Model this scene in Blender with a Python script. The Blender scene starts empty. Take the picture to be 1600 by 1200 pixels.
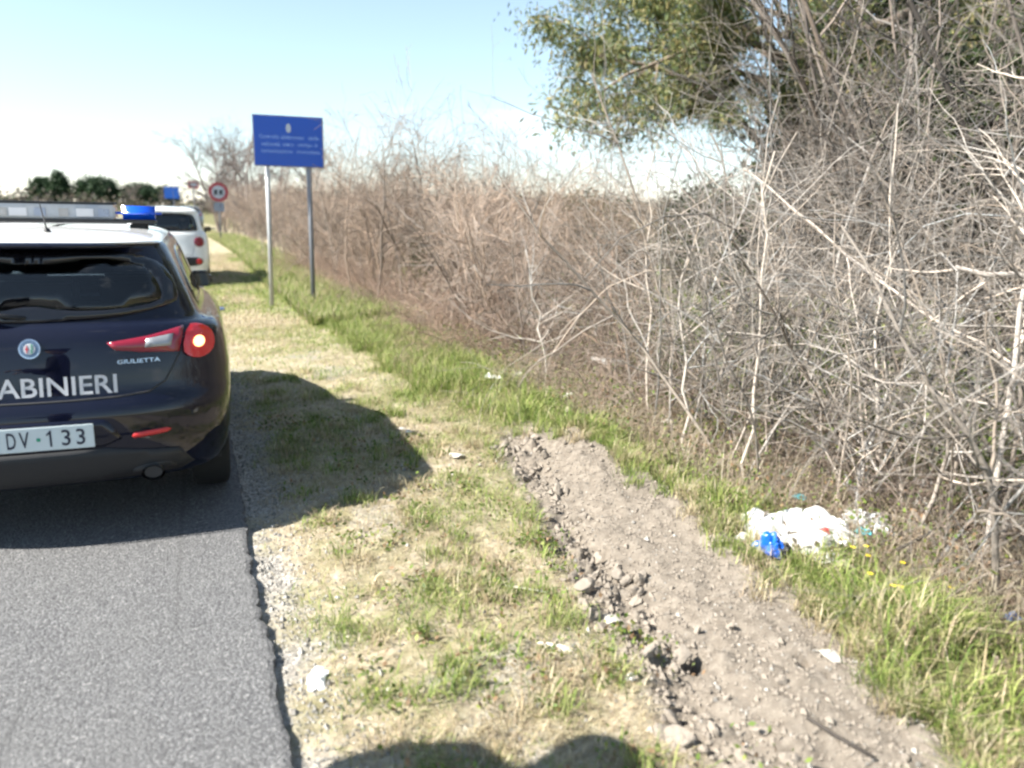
import bpy, bmesh, math, random
import numpy as np
from mathutils import Vector, Matrix, Quaternion
from mathutils.bvhtree import BVHTree
from mathutils.geometry import delaunay_2d_cdt

# ------------------------------------------------------------------ camera, sky, sun, exposure
sc = bpy.context.scene
COL = sc.collection
RAD = math.radians
YAW, PITCH, ROLL, CAM_H = 22.0, 12.4, 1.2, 1.62

cd = bpy.data.cameras.new('camera'); cam = bpy.data.objects.new('camera', cd); COL.objects.link(cam)
sc.camera = cam
cd.sensor_width = 36.0; cd.lens = 36.0 * 1248.0 / 1600.0
cd.clip_start = 0.05; cd.clip_end = 3000
fwd = Vector((math.sin(RAD(YAW)) * math.cos(RAD(PITCH)), math.cos(RAD(YAW)) * math.cos(RAD(PITCH)), -math.sin(RAD(PITCH))))
rgt = Vector((math.cos(RAD(YAW)), -math.sin(RAD(YAW)), 0)); upv = rgt.cross(fwd)
a = RAD(ROLL)
r2 = rgt * math.cos(a) + upv * math.sin(a); u2 = upv * math.cos(a) - rgt * math.sin(a)
mw = Matrix((r2, u2, -fwd)).transposed().to_4x4(); mw.translation = (0, 0, CAM_H)
cam.matrix_world = mw
cd.dof.use_dof = True; cd.dof.focus_distance = 4.6; cd.dof.aperture_fstop = 1.45

SUN_EL, SUN_BACK = 43.5, -1.0          # elevation; degrees behind the exact left side
world = bpy.data.worlds.new('World'); sc.world = world; world.use_nodes = True
wn, wl = world.node_tree.nodes, world.node_tree.links
bg = wn['Background']
sky = wn.new('ShaderNodeTexSky'); sky.sky_type = 'NISHITA'; sky.sun_disc = False
sky.sun_elevation = RAD(SUN_EL); sky.sun_rotation = RAD(270 - SUN_BACK)
sky.air_density = 1.0; sky.dust_density = 0.05; sky.ozone_density = 4.5
# thin fair-weather cloud low over the horizon
tc = wn.new('ShaderNodeTexCoord'); mp = wn.new('ShaderNodeMapping')
mp.inputs['Scale'].default_value = (1.0, 1.0, 2.6); mp.inputs['Location'].default_value = (5.984, 1.546, 1.397)
nz = wn.new('ShaderNodeTexNoise'); nz.inputs['Scale'].default_value = 3.2; nz.inputs['Detail'].default_value = 6; nz.inputs['Roughness'].default_value = 0.52
cr = wn.new('ShaderNodeValToRGB'); cr.color_ramp.elements[0].position = 0.60; cr.color_ramp.elements[1].position = 0.78
mixc = wn.new('ShaderNodeMixRGB'); mixc.inputs['Color2'].default_value = (9.0, 9.3, 9.6, 1)
mul = wn.new('ShaderNodeMath'); mul.operation = 'MULTIPLY'; mul.inputs[1].default_value = 0.7
wl.new(tc.outputs['Generated'], mp.inputs['Vector']); wl.new(mp.outputs[0], nz.inputs['Vector'])
wl.new(nz.outputs['Fac'], cr.inputs['Fac']); wl.new(cr.outputs['Color'], mul.inputs[0]); wl.new(mul.outputs[0], mixc.inputs['Fac'])
hs = wn.new('ShaderNodeHueSaturation'); hs.inputs['Saturation'].default_value = 0.72; hs.inputs['Hue'].default_value = 0.485; wl.new(sky.outputs[0], hs.inputs['Color']); wl.new(hs.outputs[0], mixc.inputs['Color1']); wl.new(mixc.outputs[0], bg.inputs['Color'])
bg.inputs['Strength'].default_value = 0.074

sd = bpy.data.lights.new('sun', 'SUN'); sun = bpy.data.objects.new('sun', sd); COL.objects.link(sun)
sd.energy = 5.0; sd.angle = RAD(0.53); sd.color = (1.0, 0.95, 0.86)
ce, se = math.cos(RAD(SUN_EL)), math.sin(RAD(SUN_EL))
SUN_DIR = Vector((math.cos(RAD(SUN_BACK)) * ce, math.sin(RAD(SUN_BACK)) * ce, -se))
sun.rotation_euler = SUN_DIR.to_track_quat('-Z', 'Y').to_euler(); sun.location = (-20, -5, 20)

vs = sc.view_settings
vs.view_transform = 'Standard'; vs.look = 'None'; vs.gamma = 1.0; vs.use_curve_mapping = False
vs.exposure = 1.63
sc.cycles.filter_width = 2.5
sc.cycles.max_bounces = 5; sc.cycles.diffuse_bounces = 2; sc.cycles.glossy_bounces = 3; sc.cycles.transmission_bounces = 3; sc.cycles.adaptive_threshold = 0.03; sc.cycles.transparent_max_bounces = 12
sc.cycles.use_denoising = True

# ------------------------------------------------------------------ small tools
rng = np.random.default_rng(7)
random.seed(7)

def sstep(x, a, b):
    t = np.clip((np.asarray(x, float) - a) / (b - a), 0, 1); return t * t * (3 - 2 * t)

def _hash(ix, iy, s):
    h = (ix.astype(np.int64) * 374761393 + iy.astype(np.int64) * 668265263 + s * 974634777) & 0xffffffff
    h = ((h ^ (h >> 13)) * 1274126177) & 0xffffffff
    h = ((h ^ (h >> 16)) * 2246822519) & 0xffffffff
    return ((h ^ (h >> 15)) & 0xffffff) / float(0xffffff)

def vnoise(x, y, s=0):
    xi, yi = np.floor(x), np.floor(y); fx, fy = x - xi, y - yi
    fx = fx * fx * (3 - 2 * fx); fy = fy * fy * (3 - 2 * fy)
    a_, b_ = _hash(xi, yi, s), _hash(xi + 1, yi, s); c_, d_ = _hash(xi, yi + 1, s), _hash(xi + 1, yi + 1, s)
    return (a_ * (1 - fx) + b_ * fx) * (1 - fy) + (c_ * (1 - fx) + d_ * fx) * fy

def fbm(x, y, s=0, o=4):
    v, amp, tot = 0, 1.0, 0
    for i in range(o):
        v = v + amp * vnoise(x * 2 ** i, y * 2 ** i, s + i * 17); tot += amp; amp *= 0.5
    return v / tot

def worley(x, y, s=0):
    xi, yi = np.floor(x), np.floor(y); best = np.full(np.shape(x), 9.0); bid = np.zeros(np.shape(x))
    for dx in (-1, 0, 1):
        for dy in (-1, 0, 1):
            cx, cy = xi + dx, yi + dy
            d = (cx + _hash(cx, cy, s) - x) ** 2 + (cy + _hash(cx, cy, s + 5) - y) ** 2
            m = d < best; best = np.where(m, d, best); bid = np.where(m, _hash(cx, cy, s + 9), bid)
    return np.sqrt(best), bid

def mesh_np(name, V, F, smooth=True):
    """F: (n,3) or (n,4) int array"""
    V = np.asarray(V, np.float32); F = np.asarray(F, np.int32); n, k = F.shape
    me = bpy.data.meshes.new(name)
    me.vertices.add(len(V)); me.vertices.foreach_set('co', V.ravel())
    me.loops.add(n * k); me.loops.foreach_set('vertex_index', F.ravel())
    me.polygons.add(n); me.polygons.foreach_set('loop_start', np.arange(n, dtype=np.int32) * k)
    me.polygons.foreach_set('loop_total', np.full(n, k, np.int32))
    me.polygons.foreach_set('use_smooth', np.full(n, smooth, bool))
    me.update(); me.validate()
    return me

def pt_color(me, name, C):
    C = np.asarray(C, np.float32)
    if C.shape[1] == 3: C = np.c_[C, np.ones(len(C), np.float32)]
    at = me.color_attributes.new(name, 'FLOAT_COLOR', 'POINT'); at.data.foreach_set('color', C.ravel())

def obj(name, me, m=None, parent=None, loc=None, rz=None):
    o = bpy.data.objects.new(name, me); COL.objects.link(o)
    if m is not None and me is not None and not me.materials: me.materials.append(m)
    if parent is not None: o.parent = parent
    if loc is not None: o.location = loc
    if rz is not None: o.rotation_euler = (0, 0, rz)
    return o

def tag(o, label, cat, group=None, kind=None):
    o['label'] = label; o['category'] = cat
    if group: o['group'] = group
    if kind: o['kind'] = kind
    return o

def thing(name, label, cat, loc=(0, 0, 0), rz=0, group=None):
    return tag(obj(name, None, loc=loc, rz=rz), label, cat, group)

def bm_mesh(name, bm, smooth=False):
    me = bpy.data.meshes.new(name); bm.to_mesh(me); bm.free()
    if smooth: me.polygons.foreach_set('use_smooth', np.ones(len(me.polygons), bool))
    return me

def box_bm(bm, c, s, bev=0.0, rot=None):
    r = bmesh.ops.create_cube(bm, size=1.0)
    M = Matrix.Translation(c) @ (rot.to_matrix().to_4x4() if rot else Matrix()) @ Matrix.Diagonal((s[0], s[1], s[2], 1))
    bmesh.ops.transform(bm, matrix=M, verts=r['verts'])
    if bev:
        es = list({e for v in r['verts'] for e in v.link_edges})
        bmesh.ops.bevel(bm, geom=es, offset=bev, segments=2, affect='EDGES', clamp_overlap=True)

def box(name, c, s, m, parent=None, bev=0.0, rot=None):
    bm = bmesh.new(); box_bm(bm, c, s, bev, rot); return obj(name, bm_mesh(name, bm), m, parent)

def tubes(P, R, sides=3):
    """P (N,k,3) polylines, R (N,k) radii -> V, quads"""
    N, k, _ = P.shape
    T = np.empty_like(P); T[:, 1:-1] = P[:, 2:] - P[:, :-2]; T[:, 0] = P[:, 1] - P[:, 0]; T[:, -1] = P[:, -1] - P[:, -2]
    T /= np.linalg.norm(T, axis=2, keepdims=True) + 1e-9
    D = P[:, -1] - P[:, 0]; D /= np.linalg.norm(D, axis=1, keepdims=True) + 1e-9
    ref = np.where(np.abs(D[:, 2:3]) < 0.9, np.array([[0, 0, 1.0]]), np.array([[1.0, 0, 0]]))[:, None, :]
    A = np.cross(T, np.broadcast_to(ref, T.shape)); A /= np.linalg.norm(A, axis=2, keepdims=True) + 1e-9
    B = np.cross(T, A)
    an = np.arange(sides) * 2 * math.pi / sides
    V = P[:, :, None, :] + R[:, :, None, None] * (np.cos(an)[None, None, :, None] * A[:, :, None, :] + np.sin(an)[None, None, :, None] * B[:, :, None, :])
    base = (np.arange(N) * k * sides)[:, None, None]; j = (np.arange(k - 1) * sides)[None, :, None]; s = np.arange(sides)[None, None, :]
    s2 = (s + 1) % sides
    F = np.stack([base + j + s, base + j + s2, base + j + sides + s2, base + j + sides + s], -1).reshape(-1, 4)
    return V.reshape(-1, 3), F

def join(parts):
    Vs, Fs, n = [], [], 0
    for V, F in parts:
        Vs.append(V); Fs.append(F + n); n += len(V)
    return np.concatenate(Vs), np.concatenate(Fs)

def tube_obj(name, pts, r, m, parent=None, sides=10, cap=True):
    P = np.array(pts, float)[None]; R = np.full((1, len(pts)), r) if np.isscalar(r) else np.array(r, float)[None]
    V, F = tubes(P, R, sides); me = mesh_np(name, V, F)
    if cap:
        bm = bmesh.new(); bm.from_mesh(me); bm.verts.ensure_lookup_table()
        bm.faces.new([bm.verts[i] for i in range(sides)]); bm.faces.new([bm.verts[len(V) - sides + i] for i in range(sides)][::-1])
        bmesh.ops.recalc_face_normals(bm, faces=bm.faces); bm.to_mesh(me); bm.free()
    return obj(name, me, m, parent)

# ------------------------------------------------------------------ materials
class N:
    def __init__(s, name):
        s.m = bpy.data.materials.new(name); s.m.use_nodes = True
        s.t = s.m.node_tree; s.n = s.t.nodes; s.l = s.t.links
        s.b = s.n['Principled BSDF']; s.out = s.n['Material Output']
        s.co = None
    def new(s, t, **kw):
        x = s.n.new(t)
        for k, v in kw.items():
            if k in x.inputs: x.inputs[k].default_value = v
            else: setattr(x, k, v)
        return x
    def pos(s):
        if s.co is None: s.co = s.new('ShaderNodeNewGeometry').outputs['Position']
        return s.co
    def objc(s):
        return s.new('ShaderNodeTexCoord').outputs['Object']
    def noise(s, sc_, det=4, rough=0.55, vec=None):
        x = s.new('ShaderNodeTexNoise', Scale=sc_, Detail=det, Roughness=rough); s.l.new(vec or s.pos(), x.inputs['Vector']); return x.outputs['Fac']
    def voro(s, sc_, vec=None, out='Color'):
        x = s.new('ShaderNodeTexVoronoi', Scale=sc_); s.l.new(vec or s.pos(), x.inputs['Vector']); return x.outputs[out]
    def ramp(s, f, stops):
        x = s.new('ShaderNodeValToRGB'); e = x.color_ramp.elements
        while len(e) < len(stops): e.new(0.5)
        for i, (p, c) in enumerate(stops):
            e[i].position = p; e[i].color = (c, c, c, 1) if np.isscalar(c) else (*c, 1)
        s.l.new(f, x.inputs['Fac']); return x.outputs['Color']
    def mix(s, f, c1, c2, mode='MIX'):
        x = s.new('ShaderNodeMixRGB', blend_type=mode)
        for k, v in (('Fac', f), ('Color1', c1), ('Color2', c2)):
            if isinstance(v, bpy.types.NodeSocket): s.l.new(v, x.inputs[k])
            elif np.isscalar(v): x.inputs[k].default_value = v if k == 'Fac' else (v, v, v, 1)
            else: x.inputs[k].default_value = (*v, 1)
        return x.outputs['Color']
    def set(s, **kw):
        for k, v in kw.items():
            k = k.replace('_', ' ')
            if isinstance(v, bpy.types.NodeSocket): s.l.new(v, s.b.inputs[k])
            elif isinstance(v, tuple) and len(v) == 3: s.b.inputs[k].default_value = (*v, 1)
            else: s.b.inputs[k].default_value = v
        return s
    def bump(s, f, dist, strength=1.0):
        x = s.new('ShaderNodeBump', Distance=dist, Strength=strength); s.l.new(f, x.inputs['Height']); s.l.new(x.outputs[0], s.b.inputs['Normal']); return s
    def translucent(s, colsock, f):
        t = s.new('ShaderNodeBsdfTranslucent'); mx = s.new('ShaderNodeMixShader'); mx.inputs[0].default_value = f
        if isinstance(colsock, bpy.types.NodeSocket): s.l.new(colsock, t.inputs['Color'])
        else: t.inputs['Color'].default_value = (*colsock, 1)
        s.l.new(s.b.outputs[0], mx.inputs[1]); s.l.new(t.outputs[0], mx.inputs[2]); s.l.new(mx.outputs[0], s.out.inputs['Surface']); return s

M = {}
def plain(name, col, rough=0.6, metal=0.0, var=0.12, vs_=25.0, coat=0.0, bump=0.0, **kw):
    n = N(name); f = n.noise(vs_, 4, 0.6, n.objc())
    c = n.mix(f, tuple(max(0, x * (1 - var)) for x in col), tuple(min(1, x * (1 + var)) for x in col))
    r = n.ramp(f, [(0.3, max(0.02, rough - 0.06)), (0.7, min(1, rough + 0.06))])
    n.set(Base_Color=c, Roughness=r, Metallic=metal, Coat_Weight=coat, **kw)
    if coat: n.b.inputs['Coat Roughness'].default_value = 0.03
    if bump: n.bump(f, bump)
    M[name] = n.m; return n

# ground: R = dug earth, G = gravel edge, B = green growth
n = N('ground')
at = n.new('ShaderNodeVertexColor', layer_name='mask'); sp = n.new('ShaderNodeSeparateColor'); n.l.new(at.outputs[0], sp.inputs[0])
fine, mid, big = n.noise(120, 5, 0.7), n.noise(22, 5, 0.65), n.noise(3.5, 4, 0.6)
dry = n.ramp(mid, [(0.3, (0.22, 0.18, 0.125)), (0.5, (0.36, 0.31, 0.225)), (0.68, (0.47, 0.42, 0.325))])
dry = n.mix(n.ramp(big, [(0.42, 0.0), (0.62, 0.55)]), dry, (0.17, 0.17, 0.06))
earth = n.ramp(mid, [(0.25, (0.125, 0.106, 0.086)), (0.55, (0.228, 0.2, 0.166)), (0.75, (0.31, 0.278, 0.236))])
earth = n.mix(n.ramp(fine, [(0.35, 0.35), (0.6, 0.0)]), earth, (0.15, 0.12, 0.095))
grav = n.ramp(n.voro(85), [(0.0, (0.14, 0.13, 0.12)), (0.5, (0.33, 0.31, 0.28)), (1.0, (0.55, 0.52, 0.47))])
green = n.ramp(mid, [(0.3, (0.09, 0.085, 0.04)), (0.6, (0.17, 0.165, 0.075)), (0.75, (0.27, 0.235, 0.14))])
c = n.mix(sp.outputs[2], dry, green); c = n.mix(sp.outputs[1], c, grav); c = n.mix(sp.outputs[0], c, earth)
n.set(Base_Color=c, Roughness=0.95, Specular_IOR_Level=0.15); n.bump(n.mix(0.5, fine, mid), 0.02, 0.8); M['ground'] = n.m

n = N('asphalt')
v = n.voro(95); vd = n.voro(95, out='Distance')
c = n.ramp(v, [(0.0, (0.08, 0.08, 0.084)), (0.4, (0.145, 0.146, 0.152)), (0.8, (0.20, 0.20, 0.203)), (1.0, (0.40, 0.395, 0.39))])
c = n.mix(n.ramp(n.noise(2.2, 4), [(0.35, 0.0), (0.7, 0.35)]), c, (0.185, 0.184, 0.182))
c = n.mix(n.ramp(vd, [(0.3, 0.0), (0.62, 0.6)]), c, (0.04, 0.04, 0.042))
stm = n.new('ShaderNodeMapping'); stm.inputs['Scale'].default_value = (9.0, 0.7, 1); n.l.new(n.pos(), stm.inputs['Vector'])
c = n.mix(n.ramp(n.noise(1.0, 5, 0.6, stm.outputs[0]), [(0.42, 0.0), (0.64, 0.45)]), c, (0.12, 0.12, 0.122))
crk = n.new('ShaderNodeTexVoronoi', feature='DISTANCE_TO_EDGE', Scale=0.55); wv = n.mix(0.12, n.pos(), n.new('ShaderNodeTexNoise', Scale=3.0).outputs['Color'], 'ADD'); n.l.new(wv, crk.inputs['Vector'])
c = n.mix(n.ramp(crk.outputs['Distance'], [(0.0, 0.4), (0.006, 0.0)]), c, (0.05, 0.05, 0.05))
pit = n.ramp(n.noise(55, 5, 0.7), [(0.34, 0.75), (0.46, 0.0)])
c = n.mix(pit, c, (0.045, 0.045, 0.047))
n.set(Base_Color=c, Roughness=0.85, Specular_IOR_Level=0.3)
h = n.mix(0.4, vd, n.noise(60, 5, 0.7)); n.bump(h, 0.007, 0.9); M['asphalt'] = n.m

# blades, leaves: colour per blade stored on the points
def blade_mat(name, tr=0.35, rough=0.6):
    n = N(name); a_ = n.new('ShaderNodeVertexColor', layer_name='col')
    n.set(Base_Color=a_.outputs[0], Roughness=rough, Specular_IOR_Level=0.25)
    n.translucent(a_.outputs[0], tr); M[name] = n.m
blade_mat('blade'); blade_mat('leaf', 0.3, 0.5)

n = N('bark')                       # object colour gives each shrub its own tint, inner thicket rows painted-in shade
oi = n.new('ShaderNodeObjectInfo'); a_ = n.new('ShaderNodeVertexColor', layer_name='col')
c = n.mix(1.0, a_.outputs[0], oi.outputs['Color'], 'MULTIPLY')
c = n.mix(n.ramp(n.noise(45, 4, 0.7), [(0.4, 0.0), (0.7, 0.5)]), c, n.mix(1.0, c, (0.45, 0.42, 0.4), 'MULTIPLY'))
n.set(Base_Color=c, Roughness=0.85, Specular_IOR_Level=0.2); M['bark'] = n.m

plain('trunk_bark', (0.20, 0.155, 0.12), 0.9, var=0.45, vs_=6, bump=0.03)
plain('navy_paint', (0.002, 0.003, 0.013), 0.5, 0.0, 0.1, 3, coat=1.0, Specular_IOR_Level=0.05)
plain('white_paint', (0.80, 0.80, 0.79), 0.3, 0.0, 0.03, 4, coat=0.8)
plain('grey_paint', (0.20, 0.24, 0.32), 0.3, 0.2, 0.05, 4, coat=0.8)
plain('black_plastic', (0.018, 0.018, 0.02), 0.55, var=0.2)
plain('grey_plastic', (0.016, 0.017, 0.02), 0.6, var=0.2)
plain('gloss_black', (0.006, 0.006, 0.008), 0.08, var=0.1, coat=0.5)
plain('rubber', (0.014, 0.014, 0.014), 0.85, var=0.3, vs_=40)
plain('alloy', (0.55, 0.56, 0.58), 0.3, 0.9, 0.06)
plain('chrome', (0.75, 0.76, 0.78), 0.12, 1.0, 0.03)
plain('red_lens', (0.22, 0.006, 0.022), 0.12, var=0.15, coat=1.0, Transmission_Weight=0.0)
plain('dark_red_lens', (0.10, 0.004, 0.008), 0.15, var=0.15, coat=1.0)
plain('clear_lens', (0.30, 0.31, 0.33), 0.2, 0.3, 0.15, coat=1.0)
plain('reflector_red', (0.55, 0.02, 0.02), 0.3, var=0.15, coat=0.5)
plain('decal_white', (0.46, 0.47, 0.50), 0.4, var=0.04)
plain('plate_white', (0.60, 0.66, 0.67), 0.4, var=0.05)
plain('plate_ink', (0.02, 0.025, 0.05), 0.5)
plain('green_dot', (0.03, 0.30, 0.18), 0.4)
plain('badge_blue', (0.14, 0.20, 0.28), 0.25, 0.6, coat=0.5)
plain('badge_green', (0.02, 0.22, 0.12), 0.3, coat=0.5)
plain('badge_red', (0.45, 0.03, 0.04), 0.3, coat=0.5)
plain('bar_lens', (0.30, 0.34, 0.40), 0.12, 0.25, 0.08, coat=1.0)
plain('bar_blue', (0.005, 0.08, 0.62), 0.12, var=0.2, coat=1.0)
plain('seat_cloth', (0.03, 0.03, 0.033), 0.9, var=0.3)
plain('sign_blue', (0.003, 0.07, 0.44), 0.4, var=0.05, coat=0.15)
plain('sign_blue_light', (0.008, 0.14, 0.60), 0.4, var=0.05, coat=0.2)
plain('sign_white', (0.45, 0.49, 0.55), 0.45, var=0.05)
plain('sign_ink', (0.22, 0.36, 0.72), 0.5, var=0.05)
plain('sign_red', (0.34, 0.04, 0.06), 0.45, var=0.08)
plain('sign_black', (0.02, 0.025, 0.03), 0.5)
plain('galvanised', (0.46, 0.46, 0.46), 0.5, 0.55, 0.2, 12)
plain('galvanised_dull', (0.20, 0.21, 0.235), 0.6, 0.3, 0.2, 12)
plain('white_litter', (0.83, 0.83, 0.82), 0.5, var=0.06, Subsurface_Weight=0.0)
plain('paper', (0.78, 0.76, 0.71), 0.8, var=0.1, vs_=30)
plain('blue_litter', (0.01, 0.12, 0.60), 0.35, var=0.2)
plain('teal_litter', (0.06, 0.42, 0.50), 0.4, var=0.2)
plain('red_litter', (0.60, 0.03, 0.06), 0.5, var=0.2)
plain('stone', (0.46, 0.43, 0.38), 0.9, var=0.3, vs_=4, bump=0.0)
plain('clod', (0.24, 0.208, 0.173), 0.98, var=0.28, vs_=3, bump=0.0)
plain('stick', (0.05, 0.042, 0.036), 0.9, var=0.3)
plain('pale_wood', (0.50, 0.46, 0.41), 0.9, var=0.25, vs_=30)
plain('yellow_petal', (0.80, 0.62, 0.02), 0.6, var=0.1)
plain('stem_green', (0.12, 0.20, 0.04), 0.7)
plain('cloth_navy', (0.012, 0.016, 0.04), 0.9, var=0.2)
plain('skin', (0.52, 0.33, 0.24), 0.55, var=0.08)
plain('hair', (0.03, 0.02, 0.015), 0.7)
plain('shoe', (0.015, 0.014, 0.013), 0.4)

n = N('tinted_glass')
tr = n.new('ShaderNodeBsdfTransparent'); tr.inputs['Color'].default_value = (0.46, 0.55, 0.60, 1)
gl = n.new('ShaderNodeBsdfGlossy'); gl.inputs['Roughness'].default_value = 0.02
fr = n.new('ShaderNodeFresnel'); fr.inputs['IOR'].default_value = 1.75
mx = n.new('ShaderNodeMixShader'); n.l.new(fr.outputs[0], mx.inputs[0]); n.l.new(tr.outputs[0], mx.inputs[1]); n.l.new(gl.outputs[0], mx.inputs[2])
n.l.new(mx.outputs[0], n.out.inputs['Surface']); M['tinted_glass'] = n.m

n = N('clear_film')
tr = n.new('ShaderNodeBsdfTransparent'); mx = n.new('ShaderNodeMixShader'); mx.inputs[0].default_value = 0.65
n.set(Base_Color=(0.8, 0.82, 0.84), Roughness=0.25)
n.l.new(tr.outputs[0], mx.inputs[1]); n.l.new(n.b.outputs[0], mx.inputs[2]); n.l.new(mx.outputs[0], n.out.inputs['Surface']); M['clear_film'] = n.m

n = N('lit_bulb'); n.set(Base_Color=(0.9, 0.5, 0.3), Emission_Color=(1.0, 0.42, 0.16), Emission_Strength=1.6); M['lit_bulb'] = n.m
n = N('lit_red_lens'); n.set(Base_Color=(0.26, 0.005, 0.010), Roughness=0.12, Coat_Weight=1.0, Emission_Color=(1.0, 0.02, 0.02), Emission_Strength=0.06); M['lit_red_lens'] = n.m

# ------------------------------------------------------------------ terrain
def edge_x(Y):                                   # right edge of the tarmac; the road bends away to the left far off
    Y = np.asarray(Y, float)
    return 0.19 - 0.0014 * np.clip(Y - 25, 0, 200) ** 2
def road_z(Y):
    return -0.15 * sstep(Y, 8.5, 20.0)

def dirt_mask(X, Y):
    c0 = np.interp(Y, [0.0, 1.3, 1.8, 3.3, 3.8, 4.9, 5.6], [1.05, 1.18, 1.28, 1.55, 1.66, 1.86, 2.15])
    c1 = np.interp(Y, [0.0, 1.3, 1.8, 3.0, 3.5, 4.7, 5.6], [1.90, 2.03, 2.16, 2.42, 2.48, 2.52, 2.35])
    w = 0.16 * (fbm(X * 5, Y * 5, 3, 3) - 0.5)
    return sstep(X + w, c0 - 0.06, c0 + 0.10) * (1 - sstep(X + w, c1 - 0.08, c1 + 0.06)) * (1 - sstep(Y + w, 5.0, 5.7))
def rut_mask(X, Y):                              # crumbled left lip of the dug strip
    c0 = np.interp(Y, [0.0, 1.3, 1.8, 3.3, 3.8, 4.9, 5.6], [1.05, 1.18, 1.28, 1.55, 1.66, 1.86, 2.15]) + 0.16
    return np.exp(-((X - c0 + 0.2 * (fbm(X * 3, Y * 3, 8, 2) - 0.5)) / 0.13) ** 2) * (1 - sstep(Y, 4.9, 5.5))

def zg(X, Y, detail=True):
    X = np.asarray(X, float); Y = np.asarray(Y, float)
    ex = edge_x(Y); d = X - ex
    z = road_z(Y) - 0.10 * (1 - sstep(d, -0.06, -0.02)) - 0.035 * (1 - sstep(d, 0.05, 0.55))
    on = sstep(d, -0.02, 0.1)
    z = z + on * (0.05 * (fbm(X * 0.6, Y * 0.6, 1, 3) - 0.5) + 0.035 * (fbm(X * 3.2, Y * 3.2, 2, 3) - 0.5))
    z = z + 0.25 * sstep(d, 9, 26) * 1.0 + 0.06 * np.exp(-((d - 2.25) / 0.35) ** 2)
    if detail:
        z = z + on * 0.022 * (fbm(X * 14, Y * 14, 4, 3) - 0.5)
        dm, rm = dirt_mask(X, Y), rut_mask(X, Y)
        w1, i1 = worley(X * 9 + 0.6 * fbm(X * 9, Y * 9, 21, 2), Y * 9, 11); w2, i2 = worley(X * 26, Y * 26, 12)
        lump = 0.075 * (np.clip(0.62 - w1, 0, 1) * (0.3 + i1)) + 0.016 * np.clip(0.6 - w2, 0, 1) * (0.2 + i2)
        z = z + dm * (-0.015 + 0.045 * (fbm(X * 2.6, Y * 2.6, 13, 3) - 0.5) + lump * (0.40 + 1.5 * rm))
        z = z + dm * (1 - rm) * 0.05 * sstep(X - np.interp(Y, [1.3, 3.3, 4.9], [1.18, 1.55, 1.86]), 0.15, 0.5) * (0.5 + fbm(X * 1.8, Y * 1.8, 61, 3)) + dm * 0.03 * (fbm(X * 9, Y * 9, 62, 3) - 0.5)
        z = z - dm * rm * 0.075 * np.clip(fbm(X * 4.5, Y * 4.5, 15, 3) * 1.6 - 0.35, 0, 1)
        g = (i1 > 0.6) * dm * rm                      # missing lumps leave dark pockets
        z = z - g * 0.075 * np.clip(1 - w1 / 0.42, 0, 1) ** 0.6
        for hx, hy, r, dp in ((1.61, 3.33, 0.10, 0.22), (1.69, 3.24, 0.06, 0.15), (1.77, 3.24, 0.055, 0.10), (1.72, 4.86, 0.04, 0.08), (1.98, 5.0, 0.03, 0.06), (1.9, 4.3, 0.035, 0.06), (1.86, 3.62, 0.04, 0.06), (1.56, 2.42, 0.05, 0.08), (1.62, 2.2, 0.05, 0.09), (1.95, 1.98, 0.035, 0.06)):
            q = np.hypot((X - hx), (Y - hy) * 0.8) + 0.03 * (fbm(X * 22, Y * 22, 31, 2) - 0.5)
            z = z - dp * (1 - sstep(q, r * 0.7, r * 1.05))
    return z

def grid_axis(segs):
    out = []
    for a_, b_, n_ in segs: out.append(np.linspace(a_, b_, n_, endpoint=False))
    out.append(np.array([segs[-1][1]])); return np.concatenate(out)

gx = grid_axis([(-600, -60, 14), (-60, -4, 20), (-4, 0.1, 24), (0.1, 0.5, 26), (0.5, 1.15, 34), (1.15, 2.65, 120), (2.65, 4.5, 48), (4.5, 12, 36), (12, 60, 30), (60, 700, 16)])
gy = grid_axis([(-500, -30, 12), (-30, 0.8, 24), (0.8, 3.0, 165), (3.0, 6.0, 150), (6, 10, 70), (10, 24, 80), (24, 90, 60), (90, 900, 24)])
GX, GY = np.meshgrid(gx, gy); Z = zg(GX, GY)
nxg, nyg = len(gx), len(gy)
ii = (np.arange(nyg - 1)[:, None] * nxg + np.arange(nxg - 1)[None, :]).ravel()
me = mesh_np('ground', np.stack([GX, GY, Z], -1).reshape(-1, 3), np.stack([ii, ii + 1, ii + nxg + 1, ii + nxg], -1))
d = GX - edge_x(GY)
R_ = dirt_mask(GX, GY)
G_ = (1 - sstep(d + 0.35 * (fbm(GX * 4, GY * 4, 41, 3) - 0.5), 0.02, 0.20)) * sstep(d, -0.1, 0) * (0.35 + 0.65 * sstep(fbm(GX * 7, GY * 7, 44, 3), 0.35, 0.6))
Gp = sstep(fbm(GX * 2.5, GY * 2.5, 43, 3), 0.62, 0.72) * 0.6 * (1 - sstep(d, 1.0, 1.5))
B_ = sstep(d + 0.5 * (fbm(GX * 1.5, GY * 1.5, 42, 3) - 0.5), 1.35, 1.8) * (1 - 0.85 * sstep(d, 2.45, 3.0) * (1 - sstep(d, 3.9, 4.9)))
pt_color(me, 'mask', np.stack([R_, np.clip(G_ + Gp, 0, 1), B_], -1).reshape(-1, 3))
o = obj('ground', me, M['ground']); o['kind'] = 'structure'

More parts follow.
